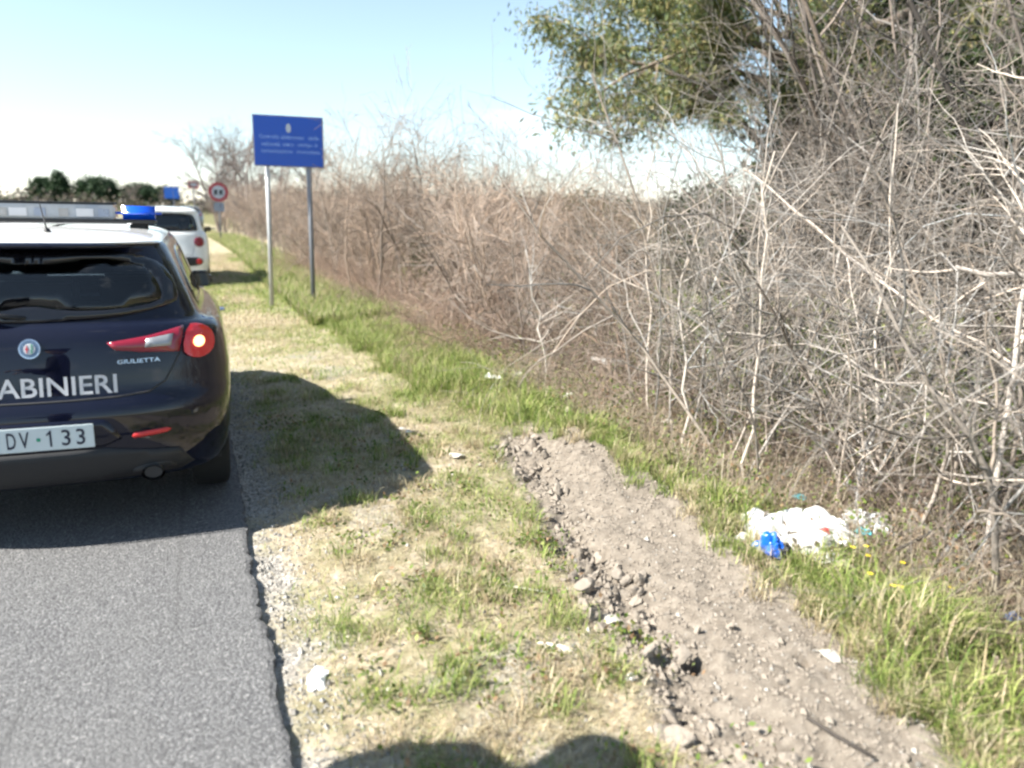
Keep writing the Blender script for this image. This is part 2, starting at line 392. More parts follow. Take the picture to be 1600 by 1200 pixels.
# road: its own sheet with a broken edge
ry = grid_axis([(-120, 0, 40), (0, 10, 420), (10, 30, 160), (30, 130, 60), (130, 700, 20)])
cols = np.concatenate([np.linspace(-11, -1.5, 12), np.linspace(-1.2, -0.05, 8), [-0.02, 0.0, 0.004, 0.006]])
RX = np.zeros((len(ry), len(cols))); RZ = np.zeros_like(RX)
wob = 0.02 * (fbm(ry * 0 + 3.3, ry * 2.2, 51, 4) - 0.5) * 2 + 0.035 * (fbm(ry * 0 + 9.1, ry * 7, 52, 4) - 0.5) + 0.03 * (fbm(ry * 0 + 2.1, ry * 31, 53, 2) - 0.5)
for j, c_ in enumerate(cols):
    RX[:, j] = edge_x(ry) + c_ + (wob if c_ > -0.04 else wob * 0.3)
    RZ[:, j] = road_z(ry) + 0.002 + (0 if j < len(cols) - 3 else (-0.006, -0.03, -0.12)[j - len(cols) + 3])
ii = (np.arange(len(ry) - 1)[:, None] * len(cols) + np.arange(len(cols) - 1)[None, :]).ravel()
me = mesh_np('road', np.stack([RX, np.repeat(ry[:, None], len(cols), 1), RZ], -1).reshape(-1, 3), np.stack([ii, ii + 1, ii + len(cols) + 1, ii + len(cols)], -1), False)
o = obj('road', me, M['asphalt']); o['kind'] = 'structure'


# ------------------------------------------------------------------ cars
def pchip(t, x, y):
    x = np.asarray(x, float); y = np.asarray(y, float); h = np.diff(x); dl = np.diff(y) / h
    m = np.zeros(len(x)); m[0], m[-1] = dl[0], dl[-1]
    for i in range(1, len(x) - 1):
        if dl[i - 1] * dl[i] > 0:
            w1, w2 = 2 * h[i] + h[i - 1], h[i] + 2 * h[i - 1]; m[i] = (w1 + w2) / (w1 / dl[i - 1] + w2 / dl[i])
    i = np.clip(np.searchsorted(x, t) - 1, 0, len(h) - 1); s = (t - x[i]) / h[i]
    return (y[i] * (1 + 2 * s) * (1 - s) ** 2 + h[i] * m[i] * s * (1 - s) ** 2 + y[i + 1] * s * s * (3 - 2 * s) + h[i] * m[i + 1] * s * s * (s - 1))

def shell(rings, length, nv=64, nr=22, ns=60, nf=18):
    """rings: rows (rear u, front u, half width, z rear, z mid, z front, rear corner depth, front corner depth) from sill to roof centre"""
    Rg = np.array(rings, float); t0 = np.arange(len(Rg)); t = np.linspace(0, len(Rg) - 1, nv)
    q = [pchip(t, t0, Rg[:, j]) for j in range(8)]
    V = []
    for i in range(nv):
        u0, u1, w, zr, zm, zf, cr_, cf_ = [c[i] for c in q]
        ph = np.linspace(0, math.pi / 2, nr); m_ = 3.0
        xr = w * np.sin(ph) ** (2 / m_); ur = u0 + cr_ * (1 - np.cos(ph) ** (2 / m_))
        us = np.linspace(u0 + cr_, u1 - cf_, ns + 2)[1:-1]; xs = np.full(ns, w)
        ph = np.linspace(math.pi / 2, 0, nf); m2 = 2.5
        xf = w * np.sin(ph) ** (2 / m2); uf = u1 - cf_ * (1 - np.cos(ph) ** (2 / m2))
        x = np.concatenate([xr, xs, xf]); u = np.concatenate([ur, us, uf])
        x = x * (1 - 0.075 * ((u - 0.46 * length) / (0.5 * length)) ** 2)
        tt = np.clip(u / length, 0, 1)
        z = np.interp(tt, [0, 0.5, 1], [zr, zm, zf]); zs = zr * (1 - tt) ** 2 * 1 + 2 * tt * (1 - tt) * (2 * zm - 0.5 * zr - 0.5 * zf) + zf * tt ** 2
        z = 0.35 * z + 0.65 * zs
        xx = np.concatenate([x, -x[-2:0:-1]]); uu = np.concatenate([u, u[-2:0:-1]]); zz = np.concatenate([z, z[-2:0:-1]])
        V.append(np.stack([xx, uu, zz], -1))
    V = np.array(V); nv, nt, _ = V.shape
    i = np.arange(nv - 1)[:, None] * nt; j = np.arange(nt)[None, :]; j2 = (j + 1) % nt
    F = np.stack([i + j, i + j2, i + nt + j2, i + nt + j], -1).reshape(-1, 4)
    return V.reshape(-1, 3), F, t

class Car:
    def __init__(s, root, V, F):
        s.root = root; s.V = V; s.F = F
        s.bvh = BVHTree.FromPolygons([Vector(v) for v in V], F.tolist())
    def hit(s, a, b, side):
        if side == 'rear': o_, d_ = Vector((a, -1.0, b)), Vector((0, 1, 0))
        elif side == 'front': o_, d_ = Vector((a, 6.0, b)), Vector((0, -1, 0))
        elif side == 'right': o_, d_ = Vector((2.0, a, b)), Vector((-1, 0, 0))
        else: o_, d_ = Vector((-2.0, a, b)), Vector((1, 0, 0))
        h_ = s.bvh.ray_cast(o_, d_)
        return h_[0], h_[1], d_
    def patch(s, name, poly, mat, side='rear', off=0.004, skirt=0.012, grid=0.03, parent=None, holes=None, fit=False):
        """thin panel that follows the body: poly in (lateral or lengthwise, height)"""
        poly = [tuple(p) for p in poly]; n0 = len(poly)
        dens = []
        for k in range(n0):
            p, q = poly[k], poly[(k + 1) % n0]; m_ = max(1, int(math.dist(p, q) / grid))
            dens += [(p[0] + (q[0] - p[0]) * i / m_, p[1] + (q[1] - p[1]) * i / m_) for i in range(m_)]
        b = len(dens); xs = [p[0] for p in dens]; zs = [p[1] for p in dens]
        pts = [Vector(p) for p in dens]; edges = [(i, (i + 1) % b) for i in range(b)]
        if holes:
            h2 = []
            for k in range(len(holes)):
                p, q = holes[k], holes[(k + 1) % len(holes)]; m_ = max(1, int(math.dist(p, q) / grid))
                h2 += [(p[0] + (q[0] - p[0]) * i / m_, p[1] + (q[1] - p[1]) * i / m_) for i in range(m_)]
            n1 = len(pts); pts += [Vector(p) for p in h2]; edges += [(n1 + i, n1 + (i + 1) % len(h2)) for i in range(len(h2))]
        x = min(xs) + grid * 0.5
        while x < max(xs):
            z = min(zs) + grid * 0.5
            while z < max(zs):
                if inside((x, z), dens, grid * 0.4): pts.append(Vector((x, z)))
                z += grid
            x += grid
        vo, eo, fo, *_ = delaunay_2d_cdt(pts, edges, [], 1, 1e-5)
        bm = bmesh.new(); bv = []
        for p in vo:
            h_, nrm, d_ = s.hit(p[0], p[1], side)
            if h_ is None:
                h_ = Vector((p[0], 0.3, p[1])) if side == 'rear' else Vector((0.7 if side == 'right' else -0.7, p[0], p[1])); d_ = Vector((0, 1, 0))
            bv.append(bm.verts.new(h_ - d_ * off))
        dd = d_
        if fit:                                   # one smooth sheet of glass instead of the body's facets
            A = np.array([(1, v.co.x ** 2, v.co.x ** 4, v.co.z, v.co.z ** 2, v.co.x ** 2 * v.co.z) for v in bv]); cf = np.linalg.lstsq(A, np.array([v.co.y for v in bv]), rcond=None)[0]
            for v, y_ in zip(bv, A @ cf): v.co.y = y_ - (0.006 if fit == 1 else 0.004)
        for f in fo:
            c_ = sum((Vector(vo[i]) for i in f), Vector((0, 0))) / len(f)
            if holes and inside(c_, holes): continue
            try: bm.faces.new([bv[i] for i in f])
            except ValueError: pass
        bmesh.ops.delete(bm, geom=[v for v in bm.verts if not v.link_faces], context='VERTS')
        bd = [e for e in bm.edges if e.is_boundary]
        r = bmesh.ops.extrude_edge_only(bm, edges=bd)
        for v in [g for g in r['geom'] if isinstance(g, bmesh.types.BMVert)]: v.co += dd * (skirt + off)
        bmesh.ops.recalc_face_normals(bm, faces=bm.faces)
        f0 = max(bm.faces, key=lambda f: f.calc_area())
        if f0.normal.dot(dd) > 0: bmesh.ops.reverse_faces(bm, faces=bm.faces)
        return obj(name, bm_mesh(name, bm, True if grid > 0.02 else False), mat, parent or s.root)
    def text(s, name, body, cx, z, height, width, mat, parent=None, off=0.005, offset=0.0, shear=0.0, side='rear', thick=0.003):
        fc = bpy.data.curves.new('t', 'FONT'); fc.body = body; fc.align_x = 'CENTER'; fc.resolution_u = 3; fc.offset = offset; fc.shear = shear
        to = bpy.data.objects.new('t', fc); COL.objects.link(to); bpy.context.view_layer.update()
        me_ = bpy.data.meshes.new_from_object(to.evaluated_get(bpy.context.evaluated_depsgraph_get())); bpy.data.objects.remove(to); bpy.data.curves.remove(fc)
        co = np.array([v.co[:] for v in me_.vertices]); mn, mx_ = co.min(0), co.max(0)
        bm = bmesh.new(); bm.from_mesh(me_); bpy.data.meshes.remove(me_)
        for v in bm.verts:
            a_ = cx + ((v.co.x - mn[0]) / (mx_[0] - mn[0]) - 0.5) * width; b_ = z + (v.co.y - mn[1]) / (mx_[1] - mn[1]) * height
            h_, _, d_ = s.hit(a_, b_, side); v.co = h_ - d_ * off
        bmesh.ops.remove_doubles(bm, verts=bm.verts, dist=1e-5)
        return obj(name, bm_mesh(name, bm), mat, parent or s.root)

def inside(p, poly, margin=0.0):
    x, y = p[0], p[1]; c_ = False; n_ = len(poly); best = 9
    for i in range(n_):
        x0, y0 = poly[i][0], poly[i][1]; x1, y1 = poly[(i + 1) % n_][0], poly[(i + 1) % n_][1]
        if (y0 > y) != (y1 > y) and x < (x1 - x0) * (y - y0) / (y1 - y0) + x0: c_ = not c_
        if margin:
            L2 = (x1 - x0) ** 2 + (y1 - y0) ** 2 + 1e-12; t_ = max(0, min(1, ((x - x0) * (x1 - x0) + (y - y0) * (y1 - y0)) / L2))
            best = min(best, math.hypot(x - x0 - t_ * (x1 - x0), y - y0 - t_ * (y1 - y0)))
    return c_ and best > margin if margin else c_

def chaikin(p, k=2):
    for _ in range(k):
        q = []
        for i in range(len(p)):
            a_, b_ = p[i], p[(i + 1) % len(p)]
            q += [(0.75 * a_[0] + 0.25 * b_[0], 0.75 * a_[1] + 0.25 * b_[1]), (0.25 * a_[0] + 0.75 * b_[0], 0.25 * a_[1] + 0.75 * b_[1])]
        p = q
    return p
def sym(half): return half + [(-x, z) for x, z in reversed(half) if abs(x) > 1e-6]
def flip(p): return [(-x, z) for x, z in reversed(p)]
def inset(p, d_):
    cx = sum(q[0] for q in p) / len(p); cz = sum(q[1] for q in p) / len(p); out = []
    for x, z in p:
        L = math.hypot(x - cx, z - cz); sx = 1 - d_ / max(L, d_ * 1.5); out.append((cx + (x - cx) * sx, cz + (z - cz) * sx))
    return out
def disc(cx, cz, r, n_=20, rz=None): return [(cx + r * math.cos(2 * math.pi * i / n_), cz + (rz or r) * math.sin(2 * math.pi * i / n_)) for i in range(n_)]
def ribbon(line, w):
    L = [Vector(p) for p in line]; A, B = [], []
    for i in range(len(L)):
        t_ = (L[min(i + 1, len(L) - 1)] - L[max(i - 1, 0)]).normalized(); nn = Vector((-t_.y, t_.x)) * w / 2
        A.append(tuple(L[i] + nn)); B.append(tuple(L[i] - nn))
    return A + B[::-1]

def make_wheel(root, x, u, r, w, sgn, spokes=5):
    e = obj('wheel', None, parent=root, loc=(x, u, r))
    prof = [(-.5, .62), (-.5, .86), (-.46, .95), (-.36, .99), (0, 1.0), (.36, .99), (.46, .95), (.5, .86), (.5, .62), (.42, .60), (-.42, .60)]
    nseg = 40; V = []; 
    for k in range(nseg):
        an = 2 * math.pi * k / nseg
        for (a_, b_) in prof: V.append((a_ * w, r * b_ * math.cos(an), r * b_ * math.sin(an)))
    npf = len(prof); F = [[k * npf + j, k * npf + (j + 1) % npf, ((k + 1) % nseg) * npf + (j + 1) % npf, ((k + 1) % nseg) * npf + j] for k in range(nseg) for j in range(npf)]
    obj('tyre', mesh_np('tyre', V, F), M['rubber'], e)
    bm = bmesh.new(); ox = sgn * w * 0.22
    for k in range(spokes):
        an = 2 * math.pi * k / spokes + 0.3
        box_bm(bm, (ox, 0.34 * r * math.cos(an), 0.34 * r * math.sin(an)), (0.03, 0.52 * r, 0.15 * r), 0.008, Quaternion((1, 0, 0), an))
    bmesh.ops.create_cone(bm, cap_ends=True, segments=20, radius1=0.16 * r, radius2=0.13 * r, depth=0.05, matrix=Matrix.Translation((ox, 0, 0)) @ Matrix.Rotation(math.pi / 2, 4, 'Y'))
    for k in range(30):
        an = 2 * math.pi * k / 30
        box_bm(bm, (ox * 0.6, 0.6 * r * math.cos(an), 0.6 * r * math.sin(an)), (w * 0.7, 0.025, 0.145 * r), 0, Quaternion((1, 0, 0), an))
    obj('rim', bm_mesh('rim', bm), M['alloy'], e)
    bm = bmesh.new(); bmesh.ops.create_cone(bm, cap_ends=True, segments=28, radius1=0.42 * r, radius2=0.42 * r, depth=0.025, matrix=Matrix.Translation((-sgn * 0.02, 0, 0)) @ Matrix.Rotation(math.pi / 2, 4, 'Y'))
    obj('brake_disc', bm_mesh('brake_disc', bm), M['black_plastic'], e)
    return e

def carve(V, F, wheels, wr, openings):
    """cut wheel arches and window openings; arch rims are snapped to the circle"""
    V = V.copy(); C = V[F].mean(1); keep = np.ones(len(F), bool)
    for u, z in wheels:
        dv = np.hypot(V[:, 1] - u, V[:, 2] - z); sd_ = np.abs(V[:, 0]) > 0.55
        near = sd_ & (np.abs(dv - wr) < 0.028)
        V[near, 1] = u + (V[near, 1] - u) * wr / dv[near]; V[near, 2] = z + (V[near, 2] - z) * wr / dv[near]
        dc = np.hypot(V[F].mean(1)[:, 1] - u, V[F].mean(1)[:, 2] - z)
        keep &= ~((dc < wr) & (np.abs(C[:, 0]) > 0.55))
    Nn = np.cross(V[F[:, 1]] - V[F[:, 0]], V[F[:, 3]] - V[F[:, 0]])
    for side, poly in openings:
        ax = 0 if side in ('rear', 'front') else 1
        for i in np.nonzero(keep)[0]:
            c_ = C[i]
            if side == 'rear' and not (c_[1] < 0.8 ): continue
            if side == 'front' and not (c_[1] > 1.9): continue
            if side == 'right' and c_[0] < 0.25: continue
            if side == 'left' and c_[0] > -0.25: continue
            if c_[2] < 0.8: continue
            if inside((c_[ax], c_[2]), poly): keep[i] = False
    return V, F[keep], keep

def build_car(kind, root, paint, roof_paint, plain_car=False):
    if kind == 'hatch':
        L = 4.35; wheels = [(0.80, 0.315), (3.43, 0.315)]; wr = 0.365; wrad = 0.315
        rings = [  # u0   u1    w     zr    zm    zf    cr   cf
            (0.55, 3.90, 0.55, 0.24, 0.20, 0.24, 0.30, 0.5),
            (0.14, 4.22, 0.80, 0.275, 0.20, 0.20, 0.42, 0.7),
            (0.04, 4.32, 0.865, 0.36, 0.30, 0.30, 0.50, 0.9),
            (0.00, 4.35, 0.895, 0.50, 0.46, 0.46, 0.52, 1.0),
            (0.005, 4.34, 0.905, 0.64, 0.62, 0.60, 0.54, 1.0),
            (0.055, 4.30, 0.905, 0.73, 0.72, 0.68, 0.52, 1.0),
            (0.075, 4.20, 0.895, 0.85, 0.82, 0.73, 0.50, 1.0),
            (0.105, 4.00, 0.875, 0.98, 0.90, 0.78, 0.48, 0.95),
            (0.145, 3.60, 0.835, 1.035, 0.945, 0.86, 0.46, 0.75),
            (0.17, 3.12, 0.775, 1.055, 0.975, 0.95, 0.40, 0.55),
            (0.24, 2.88, 0.715, 1.17, 1.12, 1.08, 0.36, 0.5),
            (0.34, 2.58, 0.650, 1.30, 1.30, 1.24, 0.34, 0.45),
            (0.42, 2.36, 0.600, 1.385, 1.40, 1.34, 0.32, 0.4),
            (0.36, 2.26, 0.560, 1.405, 1.435, 1.38, 0.30, 0.4),
            (0.52, 2.10, 0.470, 1.425, 1.460, 1.41, 0.30, 0.35),
            (0.85, 1.90, 0.250, 1.448, 1.468, 1.45, 0.20, 0.25),
            (1.20, 1.60, 0.02, 1.464, 1.470, 1.464, 0.1, 0.1)]
        rear_glass = chaikin(sym([(0, 1.385), (.36, 1.378), (.53, 1.335), (.60, 1.27), (.64, 1.17), (.625, 1.118), (.44, 1.085), (.2, 1.064), (0, 1.055)]), 1)
        side_glass = chaikin([(0.66, 1.085), (0.92, 1.06), (1.9, 1.015), (2.85, 1.00), (2.62, 1.14), (2.30, 1.30), (1.9, 1.355), (1.2, 1.36), (0.85, 1.30), (0.62, 1.17)], 1)
        screen = sym([(0, 1.34), (.45, 1.32), (.60, 1.05), (.3, 1.03), (0, 1.03)])
    else:
        L = 4.15; wheels = [(0.70, 0.315), (3.31, 0.315)]; wr = 0.36; wrad = 0.315
        rings = [
            (0.5, 3.7, 0.55, 0.26, 0.20, 0.24, 0.30, 0.4),
            (0.10, 4.02, 0.82, 0.28, 0.20, 0.22, 0.34, 0.6),
            (0.02, 4.10, 0.87, 0.40, 0.34, 0.34, 0.38, 0.7),
            (0.00, 4.15, 0.89, 0.55, 0.52, 0.50, 0.40, 0.8),
            (0.03, 4.13, 0.89, 0.70, 0.68, 0.66, 0.40, 0.8),
            (0.06, 4.05, 0.885, 0.86, 0.84, 0.80, 0.40, 0.8),
            (0.08, 3.90, 0.87, 1.00, 0.97, 0.90, 0.40, 0.75),
            (0.10, 3.55, 0.835, 1.10, 1.05, 1.00, 0.38, 0.6),
            (0.13, 3.30, 0.80, 1.15, 1.10, 1.06, 0.36, 0.5),
            (0.18, 3.00, 0.755, 1.32, 1.28, 1.24, 0.32, 0.5),
            (0.24, 2.65, 0.705, 1.50, 1.48, 1.42, 0.30, 0.45),
            (0.22, 2.45, 0.665, 1.57, 1.57, 1.50, 0.28, 0.4),
            (0.34, 2.25, 0.56, 1.61, 1.62, 1.56, 0.26, 0.4),
            (0.70, 1.95, 0.30, 1.64, 1.65, 1.62, 0.2, 0.3),
            (1.20, 1.60, 0.02, 1.66, 1.66, 1.66, 0.1, 0.1)]
        rear_glass = chaikin(sym([(0, 1.54), (.48, 1.52), (.60, 1.46), (.66, 1.20), (.60, 1.155), (0, 1.15)]), 1)
        side_glass = chaikin([(0.35, 1.18), (1.9, 1.12), (3.0, 1.11), (2.7, 1.34), (2.35, 1.50), (1.2, 1.53), (0.45, 1.48)], 1)
        screen = sym([(0, 1.50), (.5, 1.48), (.64, 1.16), (0, 1.14)])
    V, F, t = shell(rings, L)
    car = Car(root, V, F)
    Vc, Fc, keep = carve(V, F, wheels, wr, [('rear', inset(rear_glass, 0.045)), ('right', inset(side_glass, 0.03)), ('left', inset(side_glass, 0.03)), ('front', inset(screen, 0.03))])
    zc = Vc[Fc].mean(1); nfr = (np.arange(len(F)) // (len(F) // (len(t) - 1)))[keep]
    split = {'hatch': 12.6, 'wagon': 10.9}[kind]
    roofm = t[np.minimum(nfr + 1, len(t) - 1)] > split
    if roof_paint is paint: roofm[:] = False
    obj('body', mesh_np('body', Vc, Fc[~roofm]), paint, root)
    if roofm.any():
        obj('roof', mesh_np('roof', Vc, Fc[roofm]), roof_paint, root)
    # floor and interior
    box('floor_pan', (0, L * 0.5, 0.27), (1.1, L * 0.8, 0.06), M['black_plastic'], root)
    for (u, z) in wheels:
        for sg in (-1, 1):
            r_ = wr + 0.01; an = np.linspace(-0.15, math.pi + 0.15, 20)
            Va = [(sg * x, u + r_ * math.cos(q), z + r_ * math.sin(q)) for q in an for x in (0.56, 0.80)]
            Fa = [[2 * k, 2 * k + 1, 2 * k + 3, 2 * k + 2] for k in range(19)]
            obj('wheel_arch_liner', mesh_np('wheel_arch_liner', Va, Fa), M['black_plastic'], root)
            make_wheel(root, sg * (0.745 if kind == 'hatch' else 0.75), u, wrad, 0.205, sg)
    zb = 0.95 if kind == 'hatch' else 1.05
    for x, u, w, h_ in ((-0.37, 1.95, 0.48, 0.72), (0.37, 1.95, 0.48, 0.72), (0, 1.0, 1.2, 0.60)):
        sb = box('seat_back', (x, u, 0.42 + h_ / 2), (w, 0.13, h_), M['seat_cloth'], root, 0.04)
        for hx in ((0,) if w < 1 else (-0.4, 0, 0.4)):
            box('headrest', (x + hx, u, 0.42 + h_ + 0.10), (0.24, 0.09, 0.16), M['seat_cloth'], sb, 0.035)
    box('parcel_shelf', (0, 0.62, zb - 0.02), (1.15, 0.55, 0.02), M['seat_cloth'], root)
    box('dashboard', (0, 2.85, zb - 0.16), (1.3, 0.4, 0.25), M['seat_cloth'], root, 0.05)
    # glass: black printed border and the pane behind it
    gi = inset(rear_glass, 0.075 if kind == 'hatch' else 0.05)
    wn_ = car.patch('rear_window', rear_glass, M['gloss_black'], 'rear', 0.004, 0.03, 0.035, holes=gi, fit=1)
    car.patch('pane', gi, M['tinted_glass'], 'rear', 0.003, 0.0, 0.06, parent=wn_, fit=2)
    for side in ('right', 'left'):
        gi = inset(side_glass, 0.04)
        wn_ = car.patch('side_window', side_glass, M['gloss_black'], side, 0.004, 0.02, 0.05, holes=gi)
        car.patch('pane', gi, M['tinted_glass'], side, 0.003, 0.0, 0.08, parent=wn_)
        sg = 1 if side == 'right' else -1
        for u in (1.78,): car.patch('door_pillar', [(u - 0.04, 1.03), (u + 0.04, 1.03), (u + 0.02, 1.35), (u - 0.06, 1.35)], M['gloss_black'], side, 0.006, 0.02, 0.05, parent=wn_)
        for u in (1.0 if kind == 'hatch' else 1.05, 1.86, 2.95):
            car.patch('door_seam', ribbon([(u, 0.98 if kind == 'hatch' else 1.08), (u + 0.01, 0.75), (u, 0.42)], 0.007), M['black_plastic'], side, 0.001, 0.004, 0.06)
        if kind == 'hatch': car.patch('door_handle', chaikin([(1.98, 0.86), (2.18, 0.855), (2.18, 0.88), (1.98, 0.885)], 1), M['chrome'], side, 0.03, 0.02, 0.03)
        h_, _, _ = car.hit(2.72, 1.02, side)
        mr = bmesh.new(); box_bm(mr, (sg * (abs(h_.x) + 0.075), 2.66, 1.04 if kind == 'hatch' else 1.13), (0.17, 0.10, 0.12), 0.035); box_bm(mr, (sg * (abs(h_.x) + 0.01), 2.70, 0.99 if kind == 'hatch' else 1.08), (0.12, 0.05, 0.04), 0.01)
        mo = obj('wing_mirror', bm_mesh('wing_mirror', mr), paint if kind == 'hatch' else M['grey_plastic'], root)
        box('mirror_glass', (sg * (abs(h_.x) + 0.075), 2.606, 1.04 if kind == 'hatch' else 1.13), (0.13, 0.006, 0.085), M['gloss_black'], mo)
    car.patch('windscreen', screen, M['tinted_glass'], 'front', 0.003, 0.0, 0.08)
    for pl in ([(.45, .66), (.78, .72), (.80, .62), (.5, .58)],):
        for p in (pl, flip(pl)): car.patch('headlight', p, M['clear_lens'], 'front', 0.004, 0.01, 0.05)
    return car

# police hatchback -------------------------------------------------
CAR_X, CAR_Y = -0.70, 4.05
police = thing('police_car', 'dark navy police hatchback with white roof, blue light bar and lettered tailgate', 'police car', (CAR_X, CAR_Y, 0))
car = build_car('hatch', police, M['navy_paint'], M['white_paint'])
inner = [(.315, .962), (.50, .985), (.655, 1.018), (.628, .900), (.46, .912), (.345, .928)]
outer = chaikin([(.672, 1.022), (.73, 1.018), (.785, .985), (.80, .93), (.785, .88), (.73, .855), (.675, .868), (.642, .905)], 1)
rev = [(.485, .972), (.607, .988), (.592, .932), (.475, .932)]
for f_ in (lambda p: p, flip):
    a_ = car.patch('tail_light', f_(inner), M['red_lens'], 'rear', 0.010, 0.02, 0.03)
    car.patch('reversing_lens', f_(rev), M['clear_lens'], 'rear', 0.013, 0.004, 0.03, parent=a_)
    a_ = car.patch('tail_light', f_(outer), M['lit_red_lens'], 'rear', 0.016, 0.03, 0.02)
    car.patch('bulb', f_(disc(.722, .938, .027)), M['lit_bulb'], 'rear', 0.022, 0.006, 0.012, parent=a_)
cut = [(.662, 1.03), (.634, .905), (.60, .84), (.555, .765), (.48, .722), (.34, .71), (.15, .706), (0, .705)]
car.patch('tailgate_seam', ribbon(cut + [(-x, z) for x, z in cut[-2::-1]], 0.009), M['black_plastic'], 'rear', 0.0012, 0.003, 0.05)
bs = [(0, .655), (.3, .652), (.55, .64), (.70, .62), (.80, .60)]
car.patch('brake_strip', sym([(0, 1.408), (.16, 1.407), (.16, 1.394), (0, 1.394)]), M['dark_red_lens'], 'rear', 0.012, 0.02, 0.04)
sp_ = bmesh.new()
Vs = []; Fs = []
xs_ = np.linspace(-0.50, 0.50, 41)
for x in xs_:
    k = (abs(x) / 0.50) ** 3.5; zt = 1.412 - 0.016 * k; ut = 0.29 + 0.27 * k
    for (du, dz) in ((0.30, 0.012), (0.02, 0.0), (0.0, -0.012), (0.03, -0.026), (0.16, -0.02)): Vs.append((x, ut + du * (1 - 0.6 * k), zt + dz * (1 - 0.6 * k)))
for i in range(40):
    for j in range(4): Fs.append([i * 5 + j, i * 5 + j + 1, (i + 1) * 5 + j + 1, (i + 1) * 5 + j])
obj('spoiler', mesh_np('spoiler', Vs, Fs), M['navy_paint'], police)
car.text('lettering', 'CARABINIERI', -0.02, .730, .088, .735, M['decal_white'], offset=0.012)
car.text('model_badge', 'GIULIETTA', .447, .862, .019, .185, M['chrome'], off=0.007, shear=0.0)
# round badge
bd = car.patch('badge', disc(0, .95, .044, 28), M['chrome'], 'rear', 0.012, 0.02, 0.02)
car.patch('badge_ring', disc(0, .95, .038, 28), M['badge_blue'], 'rear', 0.014, 0.002, 0.02, parent=bd)
car.patch('badge_field', disc(0, .95, .024, 24), M['decal_white'], 'rear', 0.016, 0.002, 0.012, parent=bd)
car.patch('badge_cross', [(-.016, .953), (-.0115, .953), (-.0115, .966), (-.0075, .966), (-.0075, .953), (-.003, .953), (-.003, .947), (-.0075, .947), (-.0075, .934), (-.0115, .934), (-.0115, .947), (-.016, .947)], M['badge_red'], 'rear', 0.018, 0.002, 0.02, parent=bd)
car.patch('badge_serpent', ribbon([(.004, .932), (.012, .937), (.006, .945), (.015, .951), (.007, .958), (.014, .966), (.005, .969)], 0.005), M['badge_green'], 'rear', 0.018, 0.002, 0.02, parent=bd)
# plate
pl = box('number_plate', (-0.02, -0.014, .550), (0.52, 0.008, 0.112), M['plate_white'], police, 0.003)
class Flat:                               # flat face just in front of the plate
    root = pl
    def hit(s, a_, b_, side): return Vector((a_, -0.0185, b_)), None, Vector((0, 1, 0))
fl = Flat()
def plate_text(body, cx, w): return Car.text(fl, 'plate_character', body, cx, .512, .076, w, M['plate_ink'], pl, 0.0012, 0.01)
for ch, cx, w in (('D', -.093, .036), ('V', -.042, .040), ('3', .125, .036), ('3', .185, .036)): plate_text(ch, cx, w)
bm = bmesh.new()
for p_ in ([(.058, .512), (.067, .512), (.067, .588), (.060, .588), (.058, .583)], [(.058, .583), (.058, .572), (.046, .562), (.046, .571)]): bm.faces.new([bm.verts.new((q[0], -0.0197, q[1])) for q in p_])
obj('plate_character', bm_mesh('plate_character', bm), M['plate_ink'], pl)
car_p = bmesh.new(); bmesh.ops.create_circle(car_p, cap_ends=True, segments=16, radius=0.009, matrix=Matrix.Translation((.014, -0.0200, .548)) @ Matrix.Rotation(math.pi / 2, 4, 'X'))
obj('plate_seal', bm_mesh('plate_seal', car_p), M['green_dot'], pl)
# plate recess lip, lower diffuser, reflector, exhaust
car.patch('plate_recess', chaikin(sym([(0, .622), (.27, .620), (.31, .60), (.37, .488), (0, .484)]), 1), M['navy_paint'], 'rear', 0.002, 0.006, 0.04)
car.patch('diffuser', sym([(0, .478), (.28, .478), (.42, .452), (.60, .432), (.665, .335), (.60, .300), (0, .290)]), M['grey_plastic'], 'rear', 0.006, 0.02, 0.04)
for f_ in (lambda p: p, flip):
    car.patch('rear_reflector', f_([(.395, .522), (.405, .538), (.55, .545), (.57, .536), (.55, .524), (.405, .514)]), M['reflector_red'], 'rear', 0.008, 0.015, 0.03)
car.patch('exhaust_recess', chaikin([(.38, .36), (.55, .375), (.60, .31), (.38, .302)], 2), M['black_plastic'], 'rear', 0.008, 0.01, 0.03)
eu = car.hit(.475, .325, 'rear')[0].y - 0.06
ex = tube_obj('exhaust_tip', [(.475, eu, .325), (.475, eu + 0.2, .325)], 0.052, M['chrome'], police, 24, cap=False)
tube_obj('exhaust_bore', [(.475, eu + 0.012, .325), (.475, eu + 0.19, .325)], 0.041, M['black_plastic'], ex, 20)
for v in bpy.data.objects['exhaust_bore'].data.vertices: v.co.z = .325 + (v.co.z - .325) * 0.70
for v in ex.data.vertices: v.co.z = .325 + (v.co.z - .325) * 0.72
# wiper
tube_obj('rear_wiper', [(-.02, 0.19, 1.075), (-.16, 0.165, 1.10), (-.40, 0.20, 1.105)], [0.014, 0.01, 0.007], M['black_plastic'], police, 6)
